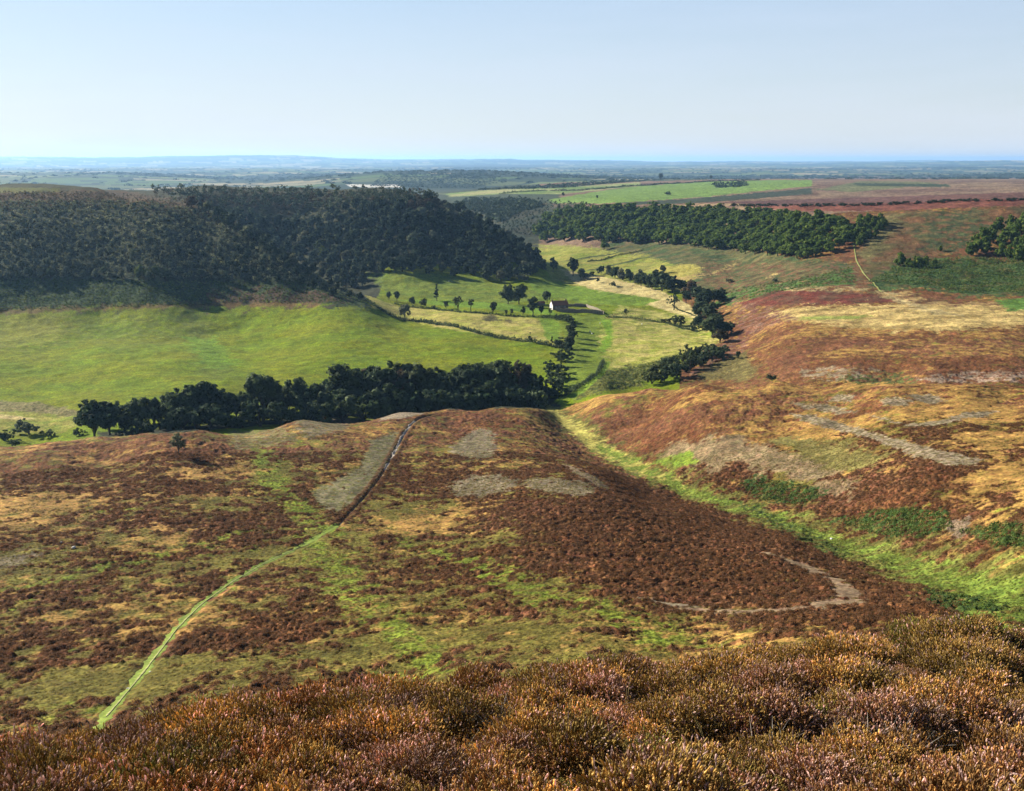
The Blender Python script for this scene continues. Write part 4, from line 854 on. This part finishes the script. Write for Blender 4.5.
# woods on the low blue ridge and plateau side
pl = []
for pp, n, d in [([(372,186),(380,176),(430,173),(500,175),(505,182),(470,188),(440,188)], 420, 3.2),([(450,205),(470,198),(530,200),(545,206),(520,212),(500,222),(480,212)], 260, 3.6),([(480,190),(560,185),(640,178),(640,181),(560,188)], 120, 3.),([(715,184),(745,182),(748,186),(716,188)], 50, 3)]:
    for px, b in scatter_px(pp, n, d, 71, .35):
        h = hit(px, b); s = random.uniform(.35, .6)*(1 if h[1] < 2600 else 1.2); pl.append((h[0], h[1], h[2]-.5, s, s, random.uniform(0, 6.3)))
mass('distant_woodland', pl, fp, M['leaf_far'], 'bluish woods on the low ridge beyond the wooded spur', 'woodland')
# ================================================================== the farm
h0 = hit(559, 309); rz = math.radians(18)
fr = empty('farmhouse', (h0[0], h0[1], float(GS(h0[0], h0[1]))-.2), rz, 1, label='small stone farmhouse with white gable end and red tiled roof in the valley', cat='house')
L_, D_, E_, R_ = 12.0, 6.2, 3.6, 6.2
mb = MB()
mb.add([(-L_/2+.02,-D_/2,-1),(L_/2,-D_/2,-1),(L_/2,D_/2,-1),(-L_/2+.02,D_/2,-1),(-L_/2+.02,-D_/2,E_),(L_/2,-D_/2,E_),(L_/2,D_/2,E_),(-L_/2+.02,D_/2,E_),(-L_/2+.02,0,R_-.15),(L_/2,0,R_-.15)],
       [(0,1,5,4),(2,3,7,6),(1,2,6,9,5),(3,0,4,8,7),(4,5,9,8),(6,7,8,9)])
wl = mb.build('wall', M['darkwall'], fr)
mb = MB(); mb.add([(-L_/2-.06,-D_/2-.01,-1),(-L_/2-.06,D_/2+.01,-1),(-L_/2-.06,D_/2+.01,E_),(-L_/2-.06,0,R_-.1),(-L_/2-.06,-D_/2-.01,E_),(-L_/2+.3,-D_/2-.01,-1),(-L_/2+.3,D_/2+.01,-1),(-L_/2+.3,D_/2+.01,E_),(-L_/2+.3,0,R_-.1),(-L_/2+.3,-D_/2-.01,E_)],
       [(1,0,4,3,2),(5,6,7,8,9),(0,1,6,5),(1,2,7,6),(2,3,8,7),(3,4,9,8),(4,0,5,9)]); gb = mb.build('gable_wall', M['white'], fr); gb['label'] = 'whitewashed gable end wall'
mb = MB(); o = .35; s_ = (R_-E_)/(D_/2)
for sg in (-1, 1):
    y1 = sg*(D_/2+o); z1 = E_-o*s_
    mb.add([(-L_/2-.15, y1, z1), (L_/2+.25, y1, z1), (L_/2+.25, 0, R_), (-L_/2-.15, 0, R_), (-L_/2-.15, y1, z1+.16), (L_/2+.25, y1, z1+.16), (L_/2+.25, 0, R_+.16), (-L_/2-.15, 0, R_+.16)], [(0,1,2,3),(4,7,6,5),(0,4,5,1),(1,5,6,2),(2,6,7,3),(3,7,4,0)])
rf = mb.build('roof', M['tile'], fr)
for x_ in (-L_/2+.6, L_/2-.8):
    mb = MB(); mb.box((x_, 0, R_+.35), (.8, .6, 1.5)); mb.box((x_, 0, R_+1.14), (.9, .7, .12)); mb.build('chimney', M['darkwall'], rf)
for x_ in (-3.6, -1.2, 3.4):
    mb = MB(); y_ = -D_/2-.03
    mb.box((x_-.5, y_, 1.9), (.1, .1, 1.2)); mb.box((x_+.5, y_, 1.9), (.1, .1, 1.2)); mb.box((x_, y_, 2.45), (.9, .1, .1)); mb.box((x_, y_, 1.35), (.9, .1, .1)); mb.box((x_, y_, 1.9), (.9, .05, .06))
    wf = mb.build('window', M['white'], fr); mb = MB(); mb.box((x_, -D_/2-.012, 1.9), (.88, .02, 1.0)); mb.build('pane', M['glass'], wf)
mb = MB(); mb.box((1.1, -D_/2-.03, 1.0), (.95, .06, 2.0)); mb.build('door', M['bark'], fr)
h1 = hit(541, 305); br = empty('barn', (h1[0], h1[1], float(GS(h1[0], h1[1]))-.2), rz+.2, 1, label='small red roofed outbuilding left of the farmhouse', cat='barn')
mb = MB(); mb.add([(-2.5,-1.8,-1),(2.5,-1.8,-1),(2.5,1.8,-1),(-2.5,1.8,-1),(-2.5,-1.8,2),(2.5,-1.8,2),(2.5,1.8,2),(-2.5,1.8,2),(-2.5,0,3),(2.5,0,3)], [(0,1,5,4),(2,3,7,6),(1,2,6,9,5),(3,0,4,8,7)]); mb.build('wall', M['darkwall'], br)
mb = MB()
for sg in (-1, 1): mb.add([(-2.7, sg*2.1, 1.85), (2.7, sg*2.1, 1.85), (2.7, 0, 3.03), (-2.7, 0, 3.03), (-2.7, sg*2.1, 1.98), (2.7, sg*2.1, 1.98), (2.7, 0, 3.16), (-2.7, 0, 3.16)], [(0,1,2,3),(4,7,6,5),(0,4,5,1),(1,5,6,2),(2,6,7,3),(3,7,4,0)])
mb.build('roof', M['tile'], br)
def wall(pp, label, hgt=1.7, th=.6):
    P3 = [hit(*p) for p in pp]; mb = MB(); rs = random.Random(len(pp))
    for a, b in zip(P3[:-1], P3[1:]):
        n = max(1, int(np.hypot(*(b-a)[:2])/2)); an = math.atan2(b[1]-a[1], b[0]-a[0])
        for i in range(n):
            c = a+(b-a)*(i+.5)/n; l = np.hypot(*(b-a)[:2])/n; z = float(GS(c[0], c[1])); hh_ = hgt*rs.uniform(.85, 1.1); mb.box((c[0], c[1], z+hh_/2-.4), (l*1.02, th*rs.uniform(.9, 1.1), hh_+.8), an)
    return tag(mb.build('dry_stone_wall', M['stone']), label, 'wall')
wall([(566,306.5),(586,306.5),(594,309.5),(604,314)], 'far dry stone wall of the enclosure right of the farmhouse', 2.0)
wall([(556,311),(575,312.5),(590,313),(603,314.5)], 'near dry stone wall of the enclosure right of the farmhouse', 2.6)
# rocks and sheep
def rock(px, b, s, lab, sd):
    bm = []; h = hit(px, b); rs = np.random.default_rng(sd)
    import bmesh
    m_ = bmesh.new(); bmesh.ops.create_icosphere(m_, subdivisions=2, radius=1)
    for v in m_.verts:
        n_ = v.co.normalized(); k_ = 1+.22*math.sin(3.1*n_.x+sd)+.15*math.sin(5.3*n_.y+2*sd)+rs.uniform(-.06, .06); v.co = n_*k_; v.co.z *= .62; v.co.x *= 1.2
    me = bpy.data.meshes.new('rock'); m_.to_mesh(me); m_.free(); me.materials.append(M['rock']); o = bpy.data.objects.new('rock', me); C.objects.link(o)
    o.location = (h[0], h[1], float(GZ(h[0], h[1]))+s*.35); o.scale = (s, s, s); tag(o, lab, 'rock')
rock(61, 542.5, .30, 'small white rock in the grassy heather on the left, upper of two', 1)
rock(74, 549, .42, 'larger white rock in dark heather on the left, lower of two', 2)
rock(832, 539, .34, 'pale rock lying in the green gully', 3)
rock(128, 689, .17, 'pale flat stone on the green footpath, lower one', 5); rock(150, 672, .13, 'pale flat stone on the green footpath, upper one', 6)
def sheep_mesh():
    bm = MB(); me = {}
    b = MB(); b.tube([(-.52,0,.62),(-.45,0,.66),(-.2,0,.66),(.1,0,.66),(.38,0,.68),(.50,0,.72)], [.08,.24,.29,.29,.24,.10], 10)
    b.tube([(.45,0,.72),(.58,0,.80),(.66,0,.80)], [.13,.11,.09], 8); b.tube([(.62,0,.82),(.76,0,.74),(.84,0,.70)], [.10,.075,.045], 8)
    for sx in (-.33, .30):
        for sy in (-.13, .13): b.tube([(sx, sy, .55), (sx+(.03 if sx < 0 else 0), sy, .3), (sx, sy, 0)], [.07, .035, .03], 6)
    for sy in (-1, 1): b.tube([(.62, sy*.07, .86), (.60, sy*.16, .85)], [.03, .015], 5)
    b.tube([(-.52, 0, .68), (-.60, 0, .5)], [.04, .02], 5)
    return b
sm = sheep_mesh().build('sheep', M['wool'], smooth=True); 
for i, (px, b, rzz, lab) in enumerate([(590,332.5,.4,'white sheep grazing right of the hedge shadow, upper one'),(592,334.5,2.2,'white sheep grazing right of the hedge shadow, lower one'),(600,324,1.2,'white sheep grazing just below the farm enclosure'),(449,282,3.0,'white sheep on the sunlit slope under the wooded spur'),(642,325,5.0,'white sheep in the pasture right of the lone airy tree')]):
    o = sm if i == 0 else sm.copy()
    if i: C.objects.link(o)
    h = hit(px, b); o.location = (h[0], h[1], float(GZ(h[0], h[1]))); o.rotation_euler = (0, 0, rzz); tag(o, lab, 'sheep', 'sheep in the valley pastures')
# ================================================================== foreground heather
def heathmat(name, pal, spread=.35):
    m, nt, b = newmat(name); at = N(nt, 'ShaderNodeAttribute', attribute_name='sc', attribute_type='GEOMETRY'); oi = N(nt, 'ShaderNodeObjectInfo')
    hs = N(nt, 'ShaderNodeHueSaturation'); nt.links.new(at.outputs['Color'], hs.inputs['Color'])
    nt.links.new(ramp(nt, oi.outputs['Random'], 0, 1, 1-spread, 1+spread), hs.inputs['Value']); nt.links.new(ramp(nt, oi.outputs['Random'], 1, 0, .502, .514), hs.inputs['Hue'])
    nt.links.new(hs.outputs[0], b.inputs['Base Color']); b.inputs['Roughness'].default_value = .8
    tr = N(nt, 'ShaderNodeBsdfTranslucent'); nt.links.new(hs.outputs[0], tr.inputs['Color']); mx = N(nt, 'ShaderNodeMixShader'); mx.inputs[0].default_value = .35
    nt.links.new(b.outputs[0], mx.inputs[1]); nt.links.new(tr.outputs[0], mx.inputs[2]); nt.links.new(mx.outputs[0], nt.nodes['Material Output'].inputs['Surface']); return m
M['heather'] = heathmat('heather_shoots', None)
PAL = {'orange': [(.33,.200,.058), (.25,.140,.040), (.40,.26,.090), (.18,.115,.034)], 'mauve': [(.28,.16,.12), (.24,.12,.065), (.20,.10,.04), (.38,.26,.22), (.27,.145,.05)],
       'brown': [(.22,.11,.04), (.14,.075,.03), (.28,.15,.05)], 'olive': [(.15,.14,.03), (.11,.09,.025), (.22,.16,.04)]}
def heather_bush(seed, pal, n=2200, R0=.36, Hh=.42, sl=(.015, .042), sr=.0034):
    rs = np.random.default_rng(seed); pal = np.array(PAL[pal])
    th = rs.uniform(0, 2*np.pi, n); ph = np.arccos(1-rs.uniform(0, .95, n)); d = np.stack([np.sin(ph)*np.cos(th), np.sin(ph)*np.sin(th), np.cos(ph)], 1)
    bumpy = 1+.16*np.sin(3*th+seed)*np.sin(ph)+rs.normal(0, .09, n)
    p0 = d*[R0, R0, Hh]*bumpy[:, None]*.86
    up = d*.8+[0, 0, .5]+rs.normal(0, .38, (n, 3)); up /= np.linalg.norm(up, axis=1)[:, None]
    ln = rs.uniform(*sl, n); rad = sr*rs.uniform(.7, 1.4, n); K = 4
    a = np.cross(up, rs.normal(size=(n, 3))); a /= np.linalg.norm(a, axis=1)[:, None]; b = np.cross(up, a)
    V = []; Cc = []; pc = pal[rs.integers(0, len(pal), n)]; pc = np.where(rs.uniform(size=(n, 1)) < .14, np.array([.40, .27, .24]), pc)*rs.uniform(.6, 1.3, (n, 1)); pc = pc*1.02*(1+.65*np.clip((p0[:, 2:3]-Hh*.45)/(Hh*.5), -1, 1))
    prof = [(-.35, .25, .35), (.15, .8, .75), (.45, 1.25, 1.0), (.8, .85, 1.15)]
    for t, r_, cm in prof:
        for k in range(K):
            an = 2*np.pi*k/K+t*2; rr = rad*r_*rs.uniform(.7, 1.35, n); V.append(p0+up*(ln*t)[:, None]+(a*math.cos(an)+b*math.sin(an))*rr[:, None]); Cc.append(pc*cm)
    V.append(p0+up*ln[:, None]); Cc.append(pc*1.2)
    V = np.stack(V, 1); Cc = np.stack(Cc, 1); nv = V.shape[1]; F_ = []
    for j in range(3):
        for k in range(K): F_.append((j*K+k, j*K+(k+1) % K, (j+1)*K+(k+1) % K, (j+1)*K+k))
    for k in range(K): F_.append((3*K+k, 3*K+(k+1) % K, 4*K, 4*K))
    F_ = np.array(F_); f = (F_[None]+(np.arange(n)*nv)[:, None, None]).reshape(-1, 4)
    fl = f.tolist(); fl = [tuple(q) if q[2] != q[3] else tuple(q[:3]) for q in fl]
    V = V.reshape(-1, 3); Cc = Cc.reshape(-1, 3)
    # woody dark inside: a few stems
    mb = MB()
    rr = random.Random(seed)
    for i in range(14):
        t = rr.uniform(0, 6.28); r1 = rr.uniform(.3, .8); mb.tube([(0.02*math.cos(t), .02*math.sin(t), -.05), (R0*r1*.5*math.cos(t), R0*r1*.5*math.sin(t), Hh*.4), (R0*r1*math.cos(t), R0*r1*math.sin(t), Hh*.8*(1-.4*r1))], [.009, .006, .003], 4)
    o_ = len(V); V = np.vstack([V, np.array(mb.v)]); Cc = np.vstack([Cc, np.tile([.07, .05, .035], (len(mb.v), 1))]); fl += [tuple(i+o_ for i in q) for q in mb.f]
    # dome of old dark growth inside
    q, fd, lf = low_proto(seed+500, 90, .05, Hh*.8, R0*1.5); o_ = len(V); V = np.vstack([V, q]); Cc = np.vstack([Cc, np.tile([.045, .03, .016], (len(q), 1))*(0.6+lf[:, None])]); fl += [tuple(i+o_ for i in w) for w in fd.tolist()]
    me = bpy.data.meshes.new('heather_bush'); me.from_pydata(V.tolist(), [], fl); me.materials.append(M['heather'])
    at = me.attributes.new('sc', 'FLOAT_COLOR', 'POINT'); c4 = np.ones((len(V), 4), np.float32); c4[:, :3] = np.clip(Cc, 0, 1); at.data.foreach_set('color', c4.ravel()); me.update(); return me
kinds = ['orange', 'orange', 'mauve', 'orange', 'mauve', 'brown', 'olive', 'brown']
col_b = bpy.data.collections.new('heather_kinds'); 
for i, kd in enumerate(kinds):
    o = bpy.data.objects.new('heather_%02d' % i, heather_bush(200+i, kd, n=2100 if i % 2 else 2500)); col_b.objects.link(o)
def tuft(seed, pal, n=120):
    q, f, lf = low_proto(seed, n, .058, .42, .85); me = bpy.data.meshes.new('heather_tuft'); me.from_pydata(q.tolist(), [], f.tolist()); me.materials.append(M['heather'])
    rs = np.random.default_rng(seed); pc = np.array(pal); c = np.repeat(pc[rs.integers(0, len(pc), n)]*rs.uniform(.6, 1.3, (n, 1)), 4, 0); c4 = np.ones((len(q), 4), np.float32); c4[:, :3] = c
    at = me.attributes.new('sc', 'FLOAT_COLOR', 'POINT'); at.data.foreach_set('color', c4.ravel()); me.update(); return me
col_t = bpy.data.collections.new('tuft_kinds')
TPK = 1.0
TP = [[(.165,.070,.028), (.12,.05,.022)], [(.145,.065,.03), (.18,.095,.052)], [(.12,.055,.025), (.095,.05,.02)], [(.15,.125,.032), (.20,.155,.045)], [(.13,.155,.026), (.115,.12,.027)]]
for i, p_ in enumerate(TP):
    o = bpy.data.objects.new('tuft_%02d' % i, tuft(300+i, [tuple(q*TPK for q in c) for c in p_])); col_t.objects.link(o)
def instancer(name, P_, idxs, scl, rot, coll, label, cat):
    me = bpy.data.meshes.new(name); me.vertices.add(len(P_)); me.vertices.foreach_set('co', np.asarray(P_, np.float32).ravel())
    for k, a, t in (('k', idxs, 'INT'), ('s', scl, 'FLOAT'), ('r', rot, 'FLOAT')):
        at = me.attributes.new(k, t, 'POINT'); at.data.foreach_set('value', np.asarray(a, np.int32 if t == 'INT' else np.float32))
    o = bpy.data.objects.new(name, me); C.objects.link(o)
    ng = bpy.data.node_groups.new(name, 'GeometryNodeTree'); ng.interface.new_socket('Geometry', in_out='INPUT', socket_type='NodeSocketGeometry'); ng.interface.new_socket('Geometry', in_out='OUTPUT', socket_type='NodeSocketGeometry')
    gi = ng.nodes.new('NodeGroupInput'); go = ng.nodes.new('NodeGroupOutput'); ip = ng.nodes.new('GeometryNodeInstanceOnPoints'); ci = ng.nodes.new('GeometryNodeCollectionInfo')
    ci.inputs['Collection'].default_value = coll; ci.inputs['Separate Children'].default_value = True; ci.inputs['Reset Children'].default_value = True
    def na(n, t): x = ng.nodes.new('GeometryNodeInputNamedAttribute'); x.data_type = t; x.inputs['Name'].default_value = n; return x.outputs['Attribute']
    ng.links.new(gi.outputs[0], ip.inputs['Points']); ng.links.new(ci.outputs[0], ip.inputs['Instance']); ip.inputs['Pick Instance'].default_value = True
    ng.links.new(na('k', 'INT'), ip.inputs['Instance Index']); ng.links.new(na('s', 'FLOAT'), ip.inputs['Scale'])
    cx = ng.nodes.new('ShaderNodeCombineXYZ'); ng.links.new(na('r', 'FLOAT'), cx.inputs['Z']); ng.links.new(cx.outputs[0], ip.inputs['Rotation']); ng.links.new(ip.outputs[0], go.inputs[0])
    md = o.modifiers.new('scatter', 'NODES'); md.node_group = ng; tag(o, label, cat, kind='stuff'); return o
rs = np.random.default_rng(77)
n = 8200
a_ = rs.uniform(-.66, .66, n*2); r_2 = np.sqrt(rs.uniform(2.2**2, 22**2, n*2)); x_ = r_2*np.sin(a_); y_ = r_2*np.cos(a_)
lim = np.interp(np.degrees(a_), [-38, -25, 0, 25, 38], [16, 16, 18.5, 22, 22]); kp = r_2 < lim; x_, y_, r_2 = x_[kp], y_[kp], r_2[kp]
cellk = {}; sel = []
for i in range(len(x_)):
    c_ = (int(x_[i]//.34), int(y_[i]//.34))
    if c_ not in cellk: cellk[c_] = 1; sel.append(i)
x_, y_ = x_[sel], y_[sel]
zz = gsample(Z, x_, y_)
pn = samp(T_MID, x_, y_, 90., .3); pn2 = samp(T_MID, x_+30, y_+9, 120., 1.3)
kk_ = np.where(pn > .55, rs.choice([2, 4, 4, 5, 0], len(x_)), rs.choice([0, 1, 3, 1, 3, 7, 2], len(x_))); kk_ = np.where(pn2 > 1.2, rs.choice([6, 6, 3], len(x_)), kk_); kk_ = np.where(pn2 < -1.5, rs.choice([5, 7], len(x_)), kk_)
gap = samp(T_MID, x_-11, y_+31, 60., 2.3)
sc_ = np.clip(1.0+.46*gap, .4, 1.6)*rs.uniform(.8, 1.2, len(x_))
kp = gap > -1.2
HPTS = np.stack([x_, y_, zz-.03], 1)[kp]
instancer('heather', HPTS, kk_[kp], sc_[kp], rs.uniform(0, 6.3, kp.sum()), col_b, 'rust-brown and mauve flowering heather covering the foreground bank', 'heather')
print('heather bushes', kp.sum())
# tufts over the near spur
n = NT
a_ = rs.uniform(-.60, .60, n); r_2 = np.sqrt(rs.uniform(88**2, 330**2, n)); x_ = r_2*np.sin(a_); y_ = r_2*np.cos(a_)
w_ = gsample(WH, x_, y_); w_[r_2 > np.interp(a_, _ca, _cR)] = 0; hm_ = gsample(HM, x_, y_)
kp = ((w_ > .45) | (rs.uniform(size=n) < .7)) & (hm_ > .09); x_, y_, w_, r_2 = x_[kp], y_[kp], w_[kp], r_2[kp]
colr = gsample(COL[..., 0], x_, y_); colg = gsample(COL[..., 1], x_, y_)
kk_ = np.where(w_ > .45, rs.choice([0, 1, 0, 2], len(x_)), np.where(colg > colr*1.02, 4, 3))
kp = ~((w_ <= .45) & (colr > .3)); x_, y_, w_, kk_ = x_[kp], y_[kp], w_[kp], kk_[kp]
instancer('moorland_tufts', np.stack([x_, y_, gsample(Z, x_, y_)-.08], 1), kk_, rs.uniform(.6, 1.3, len(x_))*np.where(w_ > .45, 1., .6), rs.uniform(0, 6.3, len(x_)), col_t, 'heather and grass tussocks on the near spur', 'heather')
print('tufts', len(x_))
# taller straggly heather on the left
for i, (px, b, s) in enumerate([(93, 752, 1.0), (101, 756, .9), (86, 758, .8)]):
    h = hit(px, b); o = bpy.data.objects.new('heather_bush', col_b.objects[[3, 7, 4][i]].data); C.objects.link(o); o.location = (h[0], h[1], h[2]-.02+.05); o.scale = (s*.8, s*.8, s*2.0); tag(o, ['tall leggy heather bush rising above the left of the foreground bank', 'shorter heather bush right of the tall leggy one at the lower left', 'small heather bush left of the tall leggy one at the lower left'][i], 'heather bush')
# dead stems and grass blades
def stems(name, spots, mat, label, cat, lmin, lmax, r0, lean):
    mb = MB(); rr = random.Random(len(spots))
    for x, y in spots:
        z = float(GZ(x, y))+.12; a = rr.uniform(0, 6.28); l = rr.uniform(lmin, lmax)
        for j in range(rr.choice([1, 2, 3])):
            a2 = a+rr.uniform(-.8, .8); ln = lean*rr.uniform(.3, 1.2); p = [(x, y, z)]
            for t in (.35, .7, 1.0): p.append((x+math.cos(a2)*ln*l*t*t+rr.uniform(-.015, .015), y+math.sin(a2)*ln*l*t*t+rr.uniform(-.015, .015), z+l*t*(1-.25*ln*t)))
            mb.tube(p, [r0, r0*.85, r0*.6, r0*.2], 4)
            if rr.random() < .6 and mat == 'twig': q0 = np.array(p[2]); mb.tube([q0, q0+np.array([rr.uniform(-.1, .1), rr.uniform(-.1, .1), rr.uniform(.05, .12)])], [r0*.5, r0*.15], 4)
    return tag(mb.build(name, M[mat]), label, cat, kind='stuff')
rr = random.Random(3)
def spot(px, b, sp):
    h = hit(px, b); return (h[0]+rr.uniform(-sp, sp), h[1]+rr.uniform(-sp, sp))
stems('dead_stems', [spot(rr.uniform(420, 540), rr.uniform(715, 760), .1) for _ in range(34)]+[spot(rr.uniform(0, 1024), rr.uniform(720, 791), .2) for _ in range(60)]+[spot(rr.uniform(860, 920), rr.uniform(765, 800), .1) for _ in range(22)]+[spot(rr.uniform(1005, 1040), rr.uniform(775, 800), .1) for _ in range(14)], 'twig', 'pale dead heather stems poking out of the foreground bank', 'dead stems', .3, .55, .0045, .7)
stems('grass_blades', [spot(rr.uniform(0, 1024), rr.uniform(700, 791), .2) for _ in range(130)], 'straw', 'thin straw-coloured grass stems among the foreground heather', 'grass', .35, .6, .0028, .6)
# ================================================================== haze, sky, sun, camera
SUN_EL, SUN_AZ = math.radians(24), math.radians(-57)      # azimuth from the view direction (+Y), negative = left
hz = MB(); ZT = float(Z.max())+6; ZB = float(Z.min())-1
hz.box((0, 0, (ZT+ZB)/2), (122000, 122000, ZT-ZB)); ho = hz.build('haze', None) if False else None
me = bpy.data.meshes.new('haze'); me.from_pydata(hz.v, [], hz.f); hm_ = bpy.data.materials.new('haze'); hm_.use_nodes = True; nt = hm_.node_tree
nt.nodes.remove(nt.nodes['Principled BSDF']); pv = nt.nodes.new('ShaderNodeVolumePrincipled'); pv.inputs['Color'].default_value = (.34, .61, 1.0, 1); pv.inputs['Density'].default_value = HAZE; pv.inputs['Density Attribute'].default_value = ''; pv.inputs['Anisotropy'].default_value = .35
nt.links.new(pv.outputs[0], nt.nodes['Material Output'].inputs['Volume']); me.materials.append(hm_); ho = bpy.data.objects.new('haze', me); C.objects.link(ho); tag(ho, 'thin blue haze over the far vale', 'haze', kind='stuff')
sc = bpy.context.scene
w = bpy.data.worlds.new('World'); sc.world = w; w.use_nodes = True; nt = w.node_tree; bg = nt.nodes['Background']; sky = nt.nodes.new('ShaderNodeTexSky'); sky.sky_type = 'NISHITA'; sky.sun_disc = False
sky.sun_elevation = SUN_EL; sky.sun_rotation = SUN_AZ; sky.altitude = 250; sky.air_density = 1.0; sky.dust_density = .3; sky.ozone_density = 2.5
tc = nt.nodes.new('ShaderNodeTexCoord'); sx = nt.nodes.new('ShaderNodeSeparateXYZ'); nt.links.new(tc.outputs['Generated'], sx.inputs[0])
mp = nt.nodes.new('ShaderNodeMapping'); mp.inputs['Scale'].default_value = (1.2, 1.2, 9); mp.inputs['Rotation'].default_value = (.05, .12, 0); nt.links.new(tc.outputs['Generated'], mp.inputs[0])
wn = noise(nt, 2.2, 6, .62, mp.outputs[0])            # a thin veil of high cloud, thickest towards the horizon
veil = mth(nt, 'MULTIPLY', ramp(nt, sx.outputs['Z'], 0.0, .5, .86, 0), ramp(nt, wn, .3, .75, .80, 1.15))
vm = nt.nodes.new('ShaderNodeMix'); vm.data_type = 'RGBA'; vm.clamp_factor = True; nt.links.new(veil, vm.inputs[0]); nt.links.new(sky.outputs[0], vm.inputs[6]); nt.links.new(mixc(nt, ramp(nt, sx.outputs['Z'], 0., .3, 0, 1), VEIL, VEIL2), vm.inputs[7])
nt.links.new(vm.outputs[2], bg.inputs['Color']); bg.inputs['Strength'].default_value = SKYS
sd = bpy.data.lights.new('sun', 'SUN'); sd.energy = SUNS; sd.angle = math.radians(.5); sd.color = (1, .915, .77); so = bpy.data.objects.new('sun', sd); C.objects.link(so)
from mathutils import Vector
dv = Vector((math.sin(SUN_AZ)*math.cos(SUN_EL), math.cos(SUN_AZ)*math.cos(SUN_EL), math.sin(SUN_EL))); so.rotation_euler = dv.to_track_quat('Z', 'Y').to_euler(); so.location = dv*300
cd = bpy.data.cameras.new('camera'); cd.sensor_width = 36; cd.lens = 36*F/W; cd.clip_start = .1; cd.clip_end = 120000; co = bpy.data.objects.new('camera', cd); C.objects.link(co)
co.rotation_euler = (math.pi/2-PITCH, 0, 0); sc.camera = co
sc.view_settings.view_transform = 'Standard'; sc.view_settings.look = 'None'; sc.view_settings.gamma = 1; sc.view_settings.exposure = EXPO; sc.view_settings.use_curve_mapping = False
